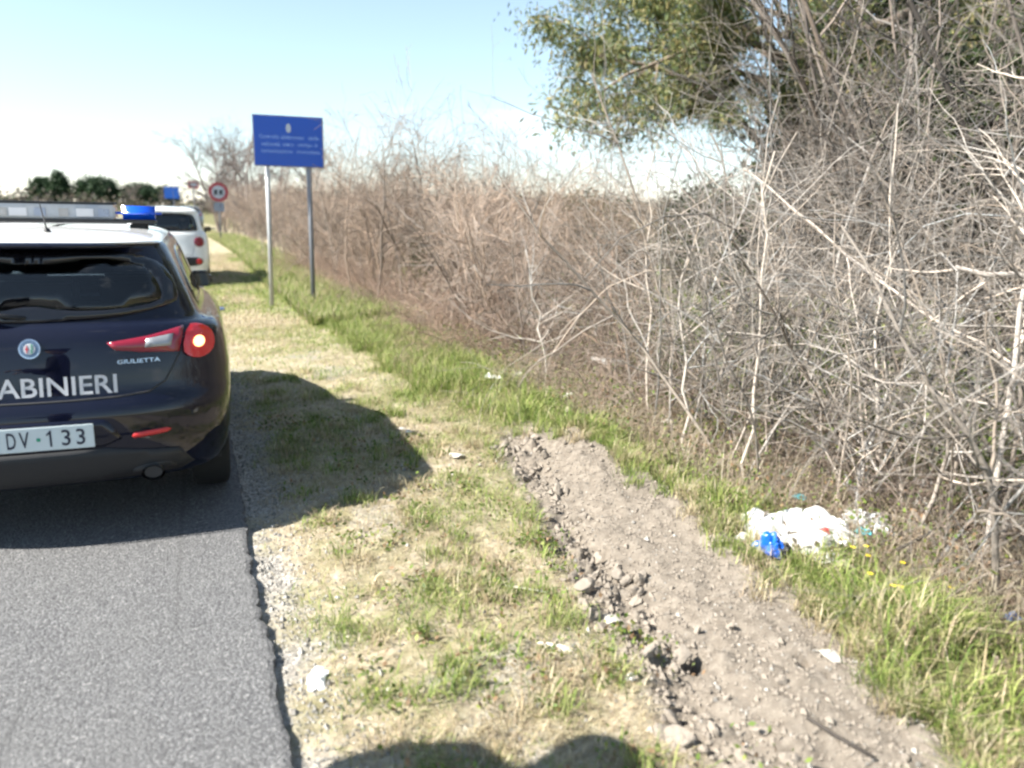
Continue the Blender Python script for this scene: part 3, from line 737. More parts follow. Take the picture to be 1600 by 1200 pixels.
# roof equipment
U = 1.42
bm = bmesh.new(); box_bm(bm, (0, U, 1.548), (0.62, 0.20, 0.085), 0.012); o_ = obj('light_bar', bm_mesh('light_bar', bm), M['bar_lens'], police)
box('bar_tray', (0, U, 1.497), (1.06, 0.24, 0.022), M['black_plastic'], o_, 0.008)
box('bar_cap', (0, U + 0.01, 1.598), (0.62, 0.17, 0.014), M['black_plastic'], o_, 0.005)
for k, x in enumerate((-.27, -.19, -.08, .04, .15, .25)):
    box('bar_panel', (x, U - 0.103, 1.545), ((.05, .09, .06)[k % 3], 0.006, 0.045), M[('clear_lens', 'decal_white', 'grey_paint')[k % 3]], o_, 0.002)
for sg in (-1, 1):
    bm = bmesh.new(); box_bm(bm, (sg * 0.436, U, 1.545), (0.25, 0.23, 0.085), 0.036); obj('beacon', bm_mesh('beacon', bm, True), M['bar_blue'], o_)
    box('bar_foot', (sg * 0.43, U, 1.463), (0.10, 0.12, 0.055), M['black_plastic'], o_, 0.012)
bm = bmesh.new(); bmesh.ops.create_cone(bm, cap_ends=True, segments=14, radius1=0.028, radius2=0.010, depth=0.035, matrix=Matrix.Translation((0.03, 0.72, 1.455))); an_ = obj('antenna', bm_mesh('antenna', bm), M['black_plastic'], police)
tube_obj('antenna_rod', [(0.03, 0.72, 1.46), (0.028, 0.66, 1.53), (0.026, 0.56, 1.63)], [0.005, 0.003, 0.002], M['black_plastic'], an_, 6)

# white tall hatchback parked ahead ---------------------------------
WX, WY = -0.44, 18.5
white = thing('parked_car', 'white tall compact car with round red tail lights parked ahead on the road edge', 'car', (WX, WY, -0.15))
wc = build_car('wagon', white, M['white_paint'], M['white_paint'])
for f_ in (lambda p: p, flip):
    a_ = wc.patch('tail_light', f_(disc(.665, .93, .105, 20)), M['red_lens'], 'rear', 0.015, 0.04, 0.03)
wc.patch('bumper_band', chaikin(sym([(0, .62), (.55, .62), (.72, .58), (.72, .46), (.55, .42), (0, .42)]), 1), M['black_plastic'], 'rear', 0.01, 0.03, 0.05)
for f_ in (lambda p: p, flip):
    wc.patch('fog_light', f_(disc(.64, .52, .06, 14)), M['reflector_red'], 'rear', 0.018, 0.02, 0.03)
wc.patch('tailgate_seam', ribbon([(-.62, 1.14), (-.57, .9), (-.52, .66), (0, .65), (.52, .66), (.57, .9), (.62, 1.14)], 0.01), M['black_plastic'], 'rear', 0.0012, 0.003, 0.06)

# small grey-blue car farther up the road ---------------------------
far_car = thing('distant_car', 'small grey blue car standing far up the road beyond the white car', 'car', (0.2, 58, -0.15))
fc_ = build_car('hatch', far_car, M['grey_paint'], M['grey_paint'])
for f_ in (lambda p: p, flip): fc_.patch('tail_light', f_(outer), M['red_lens'], 'rear', 0.01, 0.03, 0.05)

# ------------------------------------------------------------------ road signs
def panel_text(parent, body, cx, z, h_, w, y, mat, name='lettering'):
    class Fl:
        root = parent
        def hit(s, a_, b_, side): return Vector((a_, y, b_)), None, Vector((0, 1, 0))
    return Car.text(Fl(), name, body, cx, z, h_, w, mat, parent, 0.002, 0.006)

SX, SY = 1.50, 13.75
zs0 = float(zg(SX, SY, False))
sg_ = thing('information_sign', 'blue rectangular road sign with white lettering on two metal posts', 'road sign', (SX, SY, zs0), RAD(-3))
bd_ = box('sign_panel', (0.10, 0, 2.655), (1.06, 0.025, 0.76), M['sign_blue'], sg_, 0.004)
box('panel_border', (0.10, 0.004, 2.655), (1.09, 0.022, 0.79), M['galvanised_dull'], bd_, 0.004)
for body, z, h_, x0, w in (('Controllo', 2.69, .062, -.20, .30), ('elettronico', 2.69, .062, .16, .36), ('della', 2.69, .062, .49, .17), ('velocità', 2.575, .066, -.18, .29), ('entro', 2.58, .05, .09, .17), ('obbligo', 2.57, .066, .35, .23), ('di', 2.585, .058, .52, .045), ('comunicazione', 2.475, .056, -.09, .48), ('immediata', 2.475, .056, .40, .36)):
    panel_text(bd_, body, x0 + 0.0, z, h_, w, -0.0145, M['sign_ink'])
bm = bmesh.new(); bmesh.ops.create_circle(bm, cap_ends=True, segments=24, radius=1.0, matrix=Matrix.Translation((0.10, -0.0160, 2.86)) @ Matrix.Diagonal((0.04, 1, 0.07, 1)) @ Matrix.Rotation(math.pi / 2, 4, 'X'))
obj('emblem', bm_mesh('emblem', bm), M['sign_white'], bd_)
for x, dx, m_, r in ((-.24, -.05, 'galvanised', .036), (.40, .02, 'galvanised_dull', .038)):
    tube_obj('post', [(x + dx * 0.6, 0.045, -0.2), (x + dx * 0.3, 0.045, 1.2), (x, 0.045, 3.02)], r, M[m_], sg_, 12)
for z in (2.42, 2.86): box('mounting_rail', (0.10, 0.022, z), (0.95, 0.018, 0.04), M['galvanised'], sg_)

rs = thing('round_sign', 'round red bordered traffic sign with small panel below, against bare trees', 'road sign', (1.45, 40.5, -0.15))
def disc_obj(name, r, y, z, m, parent, x=0, depth=0.012):
    bm = bmesh.new(); bmesh.ops.create_cone(bm, cap_ends=True, segments=32, radius1=r, radius2=r, depth=depth, matrix=Matrix.Translation((x, y, z)) @ Matrix.Rotation(math.pi / 2, 4, 'X'))
    return obj(name, bm_mesh(name, bm), m, parent)
d0 = disc_obj('sign_disc', 0.44, 0, 2.23, M['sign_red'], rs)
disc_obj('disc_field', 0.29, -0.010, 2.23, M['sign_white'], d0)
for x in (-.115, .115): box('pictogram', (x, -0.022, 2.22), (0.15, 0.006, 0.24), M['sign_black'], d0, 0.002)
box('small_panel', (0.0, 0, 1.55), (0.46, 0.012, 0.40), M['grey_paint'], rs)
tube_obj('post', [(0, 0.03, -0.2), (0, 0.03, 2.6)], 0.035, M['galvanised_dull'], rs, 10)

bs_ = thing('direction_sign', 'small bright blue road sign far off beyond the parked white car', 'road sign', (-0.85, 62, -0.15))
box('sign_panel', (0, 0, 2.35), (0.95, 0.03, 0.80), M['sign_blue_light'], bs_, 0.01)
tube_obj('post', [(0.1, 0.03, -0.2), (0.1, 0.03, 2.7)], 0.05, M['galvanised_dull'], bs_, 10)
rs2 = thing('red_sign', 'small faded red sign on a post between bare trees', 'road sign', (0.62, 66, -0.15))
box('sign_panel', (0, 0, 3.0), (0.78, 0.03, 0.55), M['sign_red'], rs2, 0.01)
box('panel_field', (0, -0.018, 3.0), (0.5, 0.006, 0.22), M['sign_white'], rs2, 0.002)
tube_obj('post', [(0, 0.03, -0.2), (0, 0.03, 3.2)], 0.05, M['galvanised_dull'], rs2, 10)

# ------------------------------------------------------------------ woody plants
def norm(v): return v / (np.linalg.norm(v, axis=-1, keepdims=True) + 1e-9)
def grow(g, S, D, Ln, k, wob, up, droop=0.0):
    P = np.zeros((len(S), k + 1, 3)); P[:, 0] = S; d_ = norm(D); st = (Ln / k)[:, None]
    for j in range(k):
        d_ = norm(d_ + wob * g.normal(size=d_.shape) + np.array([0, 0, up - droop * (j / k)]))
        P[:, j + 1] = P[:, j] + d_ * st
    return P
def offshoots(g, P, R, m_, t0, ang, ln, k, wob, up, rf, droop=0.0):
    Np, kp = P.shape[0], P.shape[1] - 1
    idx = np.repeat(np.arange(Np), m_); n_ = len(idx)
    t_ = g.uniform(t0, 0.98, n_) * kp; j = np.minimum(t_.astype(int), kp - 1); f = (t_ - j)[:, None]
    S = P[idx, j] * (1 - f) + P[idx, j + 1] * f; pd = norm(P[idx, j + 1] - P[idx, j])
    pr = norm(np.cross(pd, norm(g.normal(size=pd.shape)))); an = g.uniform(*ang, n_)[:, None]
    D = pd * np.cos(an) + pr * np.sin(an)
    Ln = g.uniform(*ln, n_); C = grow(g, S, D, Ln, k, wob, up, droop)
    r0 = (R[idx, j] * rf).clip(0.0011); taper = np.linspace(1, 0.35, k + 1)[None]
    return C, r0[:, None] * taper
def bark_mesh(name, batches, g, sides=(5, 4, 3, 3), lo=0.45, hi=1.35):
    parts, cols = [], []
    for (P, R), s in zip(batches, sides):
        V, F = tubes(P, R, s); parts.append((V, F))
        c = np.repeat(g.uniform(lo, hi, len(P)), P.shape[1] * s)[:, None] * np.array([[0.385, 0.36, 0.335]]) * np.repeat(1 + 0.05 * g.normal(size=(len(P), 1)) * np.array([[1, .1, -0.8]]), P.shape[1] * s, 0)
        cols.append(np.clip(c, 0.03, 0.75))
    V, F = join(parts); me = mesh_np(name, V, F); pt_color(me, 'col', np.concatenate(cols)); me.materials.append(M['bark']); return me

def shrub_mesh(seed, n0=13, h_=(1.8, 2.9), spread=0.45, lean=0.36, droop=0.08, m1=8, m2=4, m3=2, r0=(0.004, 0.022), l1=(0.5, 1.2), wob=0.11, t1=0.12, rmin=0.0011):
    g = np.random.default_rng(seed)
    S = np.c_[g.normal(0, spread * 0.5, (n0, 2)), np.full(n0, -0.05)]
    D = np.c_[np.clip(g.normal(0, lean, (n0, 2)), -1.4 * lean, 1.4 * lean), np.ones(n0)]
    P = grow(g, S, D, g.uniform(*h_, n0), 10, wob, 0.05, droop * 2); R = g.uniform(*r0, n0)[:, None] * np.linspace(1, 0.30, 11)[None]
    b0 = (P, R)
    b1 = offshoots(g, P, R, m1, t1, (0.5, 1.25), l1, 7, 0.14, 0.03, 0.62, droop); b1 = (b1[0], np.maximum(b1[1], rmin))
    b2 = offshoots(g, *b1, m2, 0.15, (0.5, 1.2), (0.22, 0.65), 4, 0.16, 0.03, 0.62, droop); b2 = (b2[0], np.maximum(b2[1], rmin))
    b3 = offshoots(g, *b2, m3, 0.2, (0.5, 1.1), (0.08, 0.28), 2, 0.15, 0.02, 0.7); b3 = (b3[0], np.maximum(b3[1], rmin * 0.7))
    return bark_mesh('trunk', [b0], g), bark_mesh('crown', [b1, b2, b3], g, (4, 3, 3))

SHRUBS = [shrub_mesh(100 + i) for i in range(4)]
SHRUBS += [shrub_mesh(200 + i, n0=15, h_=(2.2, 3.5), spread=0.6, lean=0.26, m1=9, wob=0.10) for i in range(3)]
ARCH = [shrub_mesh(300 + i, n0=13, h_=(1.7, 3.2), spread=0.7, lean=0.75, droop=0.30, m1=6, m2=3, m3=2, r0=(0.006, 0.012), l1=(0.5, 1.3), wob=0.09) for i in range(3)]
LOW = [shrub_mesh(400 + i, n0=22, h_=(0.5, 1.1), spread=0.7, lean=0.75, droop=0.22, m1=5, m2=4, m3=2, r0=(0.004, 0.008), l1=(0.25, 0.6)) for i in range(2)]
THICK = [shrub_mesh(500 + i, n0=9, h_=(2.6, 4.4), spread=0.5, lean=0.30, m1=9, m2=6, m3=3, r0=(0.018, 0.034), l1=(0.7, 1.7), wob=0.09) for i in range(2)]
HEDGE = [shrub_mesh(700 + i, n0=16, h_=(1.5, 2.6), spread=0.8, lean=0.30, droop=0.02, m1=8, m2=5, m3=2, r0=(0.008, 0.026), l1=(0.4, 1.0), wob=0.09, t1=0.35, rmin=0.0026) for i in range(3)]
BTREE = [shrub_mesh(600 + i, n0=4, h_=(4.2, 6.0), spread=0.3, lean=0.16, m1=16, m2=8, m3=4, r0=(0.05, 0.09), l1=(1.0, 2.4), wob=0.07) for i in range(2)]

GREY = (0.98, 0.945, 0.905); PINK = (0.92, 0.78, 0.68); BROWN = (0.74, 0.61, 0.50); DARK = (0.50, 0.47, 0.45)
def top_limit(x, y):                         # the thicket is tall toward the eucalyptus, lower along the road
    az = math.degrees(math.atan2(x, y)); e = np.interp(az, [0, 3, 10, 12, 14, 16, 18, 21, 24, 27, 30, 33, 37, 41, 45], [45, 30, 34, 60, 92, 92, 58, 26, 28, 40, 75, 135, 195, 330, 700])
    return 1.62 + e / 1248.0 * math.hypot(x, y)
HT = {}
def plant(name, ms, x, y, rz, s, tint, label, cat, group, sz=1.0, tilt=(0, 0)):
    if cat in ('shrub', 'bramble') and not tilt[1]:
        if ms[1].name not in HT:
            co = np.empty(len(ms[1].vertices) * 3); ms[1].vertices.foreach_get('co', co); HT[ms[1].name] = np.percentile(co[2::3], 88)
        s = min(s, max(0.38, top_limit(x, y) / HT[ms[1].name] * float(g.uniform(0.5, 1.25))))
    t_ = thing(name, label, cat, (x, y, float(zg(x, y, False))), rz, group); t_.scale = (s, s, s * sz); t_.rotation_euler = (tilt[0], tilt[1], rz)
    for nm, me_ in zip(('trunk', 'crown'), ms):
        o_ = obj(nm, me_, None, t_); o_.color = (*tint, 1)
    return t_
g = np.random.default_rng(11)
def tint_of(t, v=0.12): return tuple(np.clip(np.array(t) * (1 + v * g.normal()), 0.2, 1.3))
def P_(lst): return lst[g.integers(len(lst))]

# front row of the thicket beside the dug strip
for y in np.arange(1.5, 5.6, 0.85):
    x = 3.42 + 0.14 * g.normal() + (0.10 if y < 3.4 else 0)
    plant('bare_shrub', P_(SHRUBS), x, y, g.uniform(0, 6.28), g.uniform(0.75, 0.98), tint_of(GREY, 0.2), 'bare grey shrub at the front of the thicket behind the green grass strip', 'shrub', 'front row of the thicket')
for y in np.arange(1.3, 6.6, 1.25):
    plant('arching_bramble', P_(ARCH), 4.1 + 0.25 * g.normal(), y + 0.2 * g.normal(), g.uniform(0, 6.28), g.uniform(0.8, 1.05), tint_of(GREY, 0.2), 'pale arching bramble canes tangled inside the grey thicket', 'bramble', 'brambles in the thicket')
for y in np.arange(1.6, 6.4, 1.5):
    plant('bare_shrub', P_(SHRUBS), 4.75 + 0.3 * g.normal(), y + 0.2 * g.normal(), g.uniform(0, 6.28), g.uniform(0.95, 1.2), tint_of((0.50, 0.48, 0.46), 0.25), 'tall bare grey shrub in the second row of the thicket', 'shrub', 'second row of the thicket')  # darkened tint paints the shade of the thicket hollows into the bark
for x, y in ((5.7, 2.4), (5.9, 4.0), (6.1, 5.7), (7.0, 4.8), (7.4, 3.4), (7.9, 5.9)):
    plant('bare_shrub', P_(THICK), x, y, g.uniform(0, 6.28), g.uniform(1.0, 1.3), tint_of((0.45, 0.42, 0.40), 0.25), 'tallest bare shrub with thick stems at the back of the thicket', 'shrub', 'back row of the thicket')  # dark bark tint stands in for deep shade behind the front rows
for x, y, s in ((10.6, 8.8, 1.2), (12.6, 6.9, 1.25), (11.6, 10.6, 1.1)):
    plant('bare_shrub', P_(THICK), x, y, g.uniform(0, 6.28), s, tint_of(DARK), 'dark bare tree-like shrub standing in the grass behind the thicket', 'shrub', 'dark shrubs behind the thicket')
for x, y in ((3.5, 5.9), (3.7, 6.7), (4.2, 7.4), (3.45, 7.5)):
    plant('bare_shrub', P_(SHRUBS), x, y, g.uniform(0, 6.28), 0.62, tint_of(PINK), 'small sparse bare shrub in the open gap before the hedge row', 'shrub', 'sparse shrubs in the gap')
for y in np.arange(1.8, 8.5, 0.8):
    plant('low_bramble', P_(LOW), 3.6 + 0.25 * g.normal(), y + 0.2 * g.normal(), g.uniform(0, 6.28), g.uniform(0.6, 0.85), tint_of((0.85, 0.72, 0.64), 0.2), 'low dry bramble clump at the foot of the thicket', 'bramble', 'low brambles under the thicket')
# hedge running on along the road, pinkish brown
for y in np.concatenate([[9.0, 9.6, 10.1, 11.9, 12.5, 13.3, 15.2, 15.9, 16.6], np.arange(18.4, 30, 1.5), np.arange(30, 58, 2.0)]):
    x = 3.55 + 0.2 * g.normal() + (0.45 if 10.3 < y < 15 else 0) - 0.0014 * max(0, y - 30) ** 2
    plant('hedge_shrub', P_(HEDGE), x, y, g.uniform(0, 6.28), g.uniform(0.8, 1.35), tint_of(PINK, 0.22), 'bare pinkish brown shrub in the hedge row running along the verge', 'shrub', 'roadside hedge row')
    if y < 26 and g.random() < 0.5:
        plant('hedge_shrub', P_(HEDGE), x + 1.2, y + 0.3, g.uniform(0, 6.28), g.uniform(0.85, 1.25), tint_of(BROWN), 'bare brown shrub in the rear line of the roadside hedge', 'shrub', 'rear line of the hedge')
for y in np.arange(8.0, 24, 0.95):
    plant('low_bramble', P_(LOW), 3.0 + 0.2 * g.normal(), y, g.uniform(0, 6.28), g.uniform(0.7, 1.05), tint_of((0.80, 0.62, 0.52)), 'low reddish bramble clump along the foot of the roadside hedge', 'bramble', 'low brambles along the hedge')
# a few leaning stems in the hedge gap
for x, y, rz, s, tl, lb in ((3.3, 9.2, 0.4, 0.50, (0.1, -0.75), 'pale shrub leaning farthest toward the verge where the hedge opens'), (3.5, 10.4, 2.0, 0.52, (0.0, -0.55), 'pale half-leaning shrub behind the most slanted one at the hedge opening'), (3.25, 7.6, 1.0, 0.42, (0.15, -0.35), 'short pale shrub at the thicket end of the hedge opening')):
    plant('leaning_shrub', P_(THICK), x, y, rz, s, tint_of((0.95, 0.86, 0.80)), lb, 'shrub', None, 1.0, (tl[0] * 0.5, tl[1] * 0.5))
# bare trees farther along
for x, y, s in ((3.0, 44, 0.95), (1.9, 52, 1.05), (3.6, 57, 1.1), (4.9, 50, 0.9), (2.4, 68, 1.15), (5.4, 41, 0.8)):
    plant('bare_tree', P_(BTREE), x, y, g.uniform(0, 6.28), s, tint_of((0.62, 0.56, 0.56)), 'leafless tree rising above the far end of the hedge', 'tree', 'leafless trees at the far end')
for x, y, s in ((-33, 140, 1.5), (-37.5, 146, 1.7), (-29, 150, 0.9), (-42, 150, 1.4), (-8.2, 140, 0.8), (-3.3, 145, 0.7)):
    plant('bare_tree', P_(BTREE), x, y, g.uniform(0, 6.28), s, tint_of((0.55, 0.5, 0.5)), 'leafless tree on the far side of the road near the dark evergreens', 'tree', 'distant leafless trees')
# shrubs in gap on the skyline
for x, y, s in ((6.5, 16, 0.95), (7.6, 19, 1.0), (8.5, 14.5, 1.0), (6.2, 12.8, 0.9), (9.5, 18, 1.05), (7.4, 24, 1.0), (10, 26, 1.0), (12, 22, 1.0)):
    plant('bare_shrub', P_(SHRUBS), x, y, g.uniform(0, 6.28), s, tint_of(BROWN), 'bare brown shrub scattered in the field beyond the hedge', 'shrub', 'shrubs in the field')

# ------------------------------------------------------------------ leafy trees
def leaves(name, C, size, g, pal, droop=0.0, asp=0.28):
    """C (N,3) leaf points -> one mesh of folded leaves"""
    N_ = len(C); d_ = norm(g.normal(size=(N_, 3)) + np.array([0, 0, -droop])); s_ = norm(np.cross(d_, g.normal(size=(N_, 3))))
    L = (size * g.uniform(0.6, 1.35, N_))[:, None]
    V = np.stack([C, C + d_ * L * 0.5 + s_ * L * asp, C + d_ * L, C + d_ * L * 0.5 - s_ * L * asp], 1).reshape(-1, 3)
    F = np.arange(N_ * 4).reshape(-1, 4)
    pal = np.array(pal); c = pal[g.integers(len(pal), size=N_)] * g.uniform(0.7, 1.25, (N_, 1))
    me_ = mesh_np(name, V, F, False); pt_color(me_, 'col', np.repeat(c, 4, 0)); me_.materials.append(M['leaf']); return me_

def clump_points(g, centres, rad, per):
    c = np.repeat(centres, per, 0); return c + g.normal(size=c.shape) * np.repeat(rad, per)[:, None] * np.array([1, 1, 0.75])

def eucalyptus(x, y, h_, seed, crown_r, label, low=0.28):
    g = np.random.default_rng(seed)
    t_ = thing('eucalyptus_tree', label, 'tree', (x, y, float(zg(x, y, False))), 0, 'tall evergreen trees')
    n0 = 3
    S = np.c_[g.normal(0, 0.25, (n0, 2)), np.full(n0, -0.2)]; D = np.c_[g.normal(0, 0.10, (n0, 2)), np.ones(n0)]
    P = grow(g, S, D, g.uniform(0.8, 1.0, n0) * h_, 14, 0.06, 0.03); R = g.uniform(0.16, 0.26, n0)[:, None] * np.linspace(1, 0.2, 15)[None]
    b1 = offshoots(g, P, R, 12, low, (0.6, 1.25), (crown_r * 0.55, crown_r), 8, 0.12, 0.02, 0.5, 0.16)
    b2 = offshoots(g, *b1, 6, 0.3, (0.4, 1.1), (0.7, 1.7), 5, 0.16, 0.0, 0.5, 0.35)
    V, F = join([tubes(P, R, 8), tubes(*b1, 5), tubes(*b2, 3)]); obj('trunk', mesh_np('trunk', V, F), M['trunk_bark'], t_)
    B = b2[0]; pts = np.concatenate([B[:, 2], B[:, 3], B[:, 4], B[:, 5]]) + np.array([0, 0, -0.15])
    pts = pts[g.random(len(pts)) < 0.85]
    C = clump_points(g, pts, g.uniform(0.2, 0.5, len(pts)) * 0.8, 240)
    me_ = leaves('crown', C, 0.125, g, [(0.13, 0.16, 0.06), (0.17, 0.195, 0.07), (0.23, 0.22, 0.085), (0.09, 0.12, 0.05), (0.32, 0.27, 0.12), (0.10, 0.14, 0.07)], 1.0, 0.14)
    obj('crown', me_, None, t_); return t_
eucalyptus(11.3, 13.6, 11.0, 23, 5.6, 'tall eucalyptus with drooping olive foliage rising behind the thicket', 0.30)

def dark_tree(x, y, h_, rx, rz, seed, label, cone=False):
    g = np.random.default_rng(seed); t_ = thing('evergreen_tree', label, 'tree', (x, y, float(zg(x, y, False))), 0, 'distant evergreens')
    tube_obj('trunk', [(0, 0, -0.2), (0.1, 0, h_ * 0.4), (0, 0.1, h_ * 0.8)], [0.25, 0.2, 0.1], M['trunk_bark'], t_, 7)
    n_ = 130; d_ = norm(g.normal(size=(n_, 3))); r_ = g.uniform(0.45, 1.0, n_)[:, None] ** 0.5
    cz = h_ - rz; c = d_ * r_ * np.array([rx, rx * 0.8, rz]) + np.array([0, 0, cz])
    if cone: c[:, :2] *= np.clip((h_ - c[:, 2:3]) / (h_ * 0.55), 0.15, 1)
    C = clump_points(g, c, g.uniform(0.3, 0.6, n_) * min(1, rx / 2.5), 90)
    obj('crown', leaves('crown', C, 0.34, g, [(0.025, 0.05, 0.022), (0.035, 0.065, 0.03), (0.05, 0.085, 0.04), (0.02, 0.035, 0.02)], 0.2, 0.4), None, t_)
dark_tree(-18.8, 150, 6.0, 1.8, 2.9, 31, 'narrow dark conifer on the skyline beside the round evergreens', True)
dark_tree(-21.2, 152, 4.8, 2.0, 2.2, 32, 'small rounded dark evergreen at the foot of the narrow conifer')
dark_tree(-13.6, 150, 5.5, 3.3, 2.6, 33, 'broad rounded evergreen, the largest on the skyline')
dark_tree(-7.2, 150, 4.2, 2.6, 1.7, 34, 'low flat-topped evergreen between the leafless trees on the skyline')
dark_tree(-3.5, 158, 3.6, 2.2, 1.4, 35, 'small olive green bush behind the bright blue sign')

# far wood closing the view beyond the field: one mass
g = np.random.default_rng(61)
ang_ = np.radians(np.concatenate([g.uniform(4, 70, 900), g.uniform(-30, 4, 200)])); rr = g.uniform(120, 150, len(ang_))
c = np.stack([rr * np.sin(ang_), rr * np.cos(ang_), g.uniform(0.2, 3.0, len(ang_)) * np.where(np.arange(len(ang_)) < 900, 1, 0.45)], -1)
me = leaves('far_wood', clump_points(g, c, np.full(len(c), 0.9), 34), 0.62, g, [(0.10, 0.085, 0.065), (0.13, 0.11, 0.085), (0.06, 0.075, 0.04), (0.08, 0.07, 0.06)], 0.0, 0.35)
o = obj('far_wood', me); tag(o, 'distant brown and green wood along the horizon', 'wood', kind='stuff')
# evergreen understorey behind the thicket
IVY = []
for k in range(3):
    g = np.random.default_rng(170 + k); n_ = 130; d_ = norm(g.normal(size=(n_, 3))); c = d_ * g.uniform(0.5, 1, (n_, 1)) + np.array([0, 0, 1.0])
    c = np.repeat(c, 75, 0) + g.normal(size=(n_ * 75, 3)) * 0.15
    IVY.append(leaves('crown', c, 0.075, g, [(0.03, 0.05, 0.015), (0.05, 0.075, 0.02), (0.07, 0.09, 0.03), (0.025, 0.035, 0.015)], 0.3, 0.35))
def ivy_bush(x, y, rx, rz, k, label, group):
    t_ = thing('evergreen_bush', label, 'bush', (x, y, float(zg(x, y, False))), k * 1.1, group)
    tube_obj('trunk', [(0, 0, -0.1), (0.05, 0, rz), (0, 0.1, rz * 1.5)], [0.08, 0.06, 0.02], M['trunk_bark'], t_, 6)
    o_ = obj('crown', IVY[k % 3], None, t_); o_.scale = (rx, rx, rz)
for i, (x, y, rx, rz) in enumerate(((12.9, 13.4, 2.0, 2.9), (14.2, 12.4, 2.1, 3.3), (15.4, 11.2, 2.1, 3.4), (16.4, 9.9, 2.1, 3.3), (14.6, 14.6, 2.2, 3.4), (17.2, 12.4, 2.4, 3.8), (16.0, 8.2, 2.0, 3.0))): ivy_bush(x, y, rx, rz, i, 'tall dark evergreen bush beyond the field behind the bare thicket', 'evergreens beyond the field')
for i, (x, y, rx, rz, zc) in enumerate(((6.7, 5.3, 1.0, 0.95, 1.5), (7.5, 4.3, 1.15, 1.05, 1.45), (8.0, 6.1, 1.2, 1.1, 1.6), (7.1, 3.1, 1.0, 1.0, 1.5), (8.8, 5.0, 1.2, 1.3, 1.7))):
    t_ = thing('evergreen_tree', 'small dark evergreen tree growing inside the right half of the thicket', 'tree', (x, y, float(zg(x, y, False))), i * 1.3, 'small evergreens inside the thicket')
    tube_obj('trunk', [(0, 0, -0.1), (0.08, 0, zc * 0.7), (0, 0.1, zc + rz)], [0.07, 0.055, 0.02], M['trunk_bark'], t_, 7)
    o_ = obj('crown', IVY[i % 3], None, t_); o_.scale = (rx, rx, rz); o_.location = (0, 0, zc - 0.3)
ivy_bush(7.4, 14.6, 1.0, 1.0, 1, 'rounded green bush seen through the gap before the hedge row', None)
ivy_bush(4.1, 11.0, 0.55, 0.62, 0, 'green leafy bush between two clumps of the pinkish hedge', None)
ivy_bush(4.3, 14.3, 0.6, 0.7, 1, 'second green leafy bush farther along within the pinkish hedge', None)
ivy_bush(5.2, 9.6, 0.7, 0.75, 2, 'small green bush tucked behind the leaning shrubs', None)
ivy_bush(9.2, 13.0, 1.2, 1.1, 0, 'low green bush at the foot of the eucalyptus', None)

# ------------------------------------------------------------------ grass and ground cover
def blades(name, X, Y, h_, w, C, lean, g, detail=True, curl=0.5):
    kb = (np.hypot((X - 2.74), (Y - 2.93) * 1.25) > 0.27) | (g.random(len(X)) < 0.05); X, Y, h_, w, C = X[kb], Y[kb], h_[kb], w[kb], C[kb]
    N_ = len(X); z = zg(X, Y, detail); B = np.stack([X, Y, z - 0.006], -1)
    an = g.uniform(0, 2 * math.pi, N_); Ld = np.stack([np.cos(an), np.sin(an), np.zeros(N_)], -1); Sd = np.stack([-np.sin(an), np.cos(an), np.zeros(N_)], -1)
    le = (lean * g.uniform(0.2, 1.5, N_))[:, None]; h2 = h_[:, None]; w2 = w[:, None]; up_ = np.array([[0, 0, 1.0]])
    Md = B + up_ * h2 * 0.58 + Ld * h2 * le * 0.35; Tp = B + up_ * h2 * (1 - curl * np.minimum(le, 1.2) * 0.5) + Ld * h2 * le
    V = np.stack([B - Sd * w2, B + Sd * w2, Md - Sd * w2 * 0.7, Md + Sd * w2 * 0.7, Tp], 1).reshape(-1, 3)
    i = np.arange(N_) * 5; F = np.concatenate([np.stack([i, i + 1, i + 3], -1), np.stack([i, i + 3, i + 2], -1), np.stack([i + 2, i + 3, i + 4], -1)])
    me_ = mesh_np(name, V, F, True); pt_color(me_, 'col', np.repeat(C, 5, 0)); me_.materials.append(M['blade']); return me_

STRAW = np.array([(0.50, 0.42, 0.26), (0.44, 0.38, 0.25), (0.56, 0.50, 0.35), (0.36, 0.29, 0.18), (0.44, 0.35, 0.25)])
GRN = np.array([(0.16, 0.23, 0.05), (0.22, 0.29, 0.07), (0.30, 0.34, 0.11), (0.13, 0.19, 0.05), (0.36, 0.37, 0.15)])
def pick(g, pal, n_): return pal[g.integers(len(pal), size=n_)] * g.uniform(0.75, 1.25, (n_, 1))
def region(g, n_, x0, x1, y0, y1, near=1.0):
    """more points close to the camera"""
    y = y0 + (y1 - y0) * g.random(n_) ** near; return g.uniform(x0, x1, n_) + edge_x(y) - 0.19, y

g = np.random.default_rng(81)
# short dry turf of the shoulder
X, Y = region(g, 175000, 0.24, 2.3, 1.0, 11.5, 1.6)
k = (g.random(len(X)) < np.clip(0.25 + 1.5 * (fbm(X * 3, Y * 3, 91, 3) - 0.33), 0.1, 1) * sstep(X, 0.22, 0.6)) & (g.random(len(X)) > dirt_mask(X, Y) * 1.2) & (X < 2.25)
X, Y = X[k], Y[k]; gr = np.clip((fbm(X * 2.3, Y * 2.3, 92, 4) - 0.44) * 4 + 0.10 + 0.3 * sstep(X, 1.1, 1.8), 0, 0.88)
C = np.where((g.random(len(X)) < gr)[:, None], pick(g, GRN, len(X)), pick(g, STRAW, len(X)))
me = blades('dry_turf', X, Y, g.uniform(0.012, 0.05, len(X)) * (0.7 + 0.8 * gr), g.uniform(0.001, 0.0026, len(X)), C, 1.5, g)
tag(obj('dry_turf', me), 'short dry straw and green turf covering the road shoulder', 'grass', kind='stuff')
X, Y = region(g, 52000, 0.26, 2.4, 6.5, 30.0, 1.3)
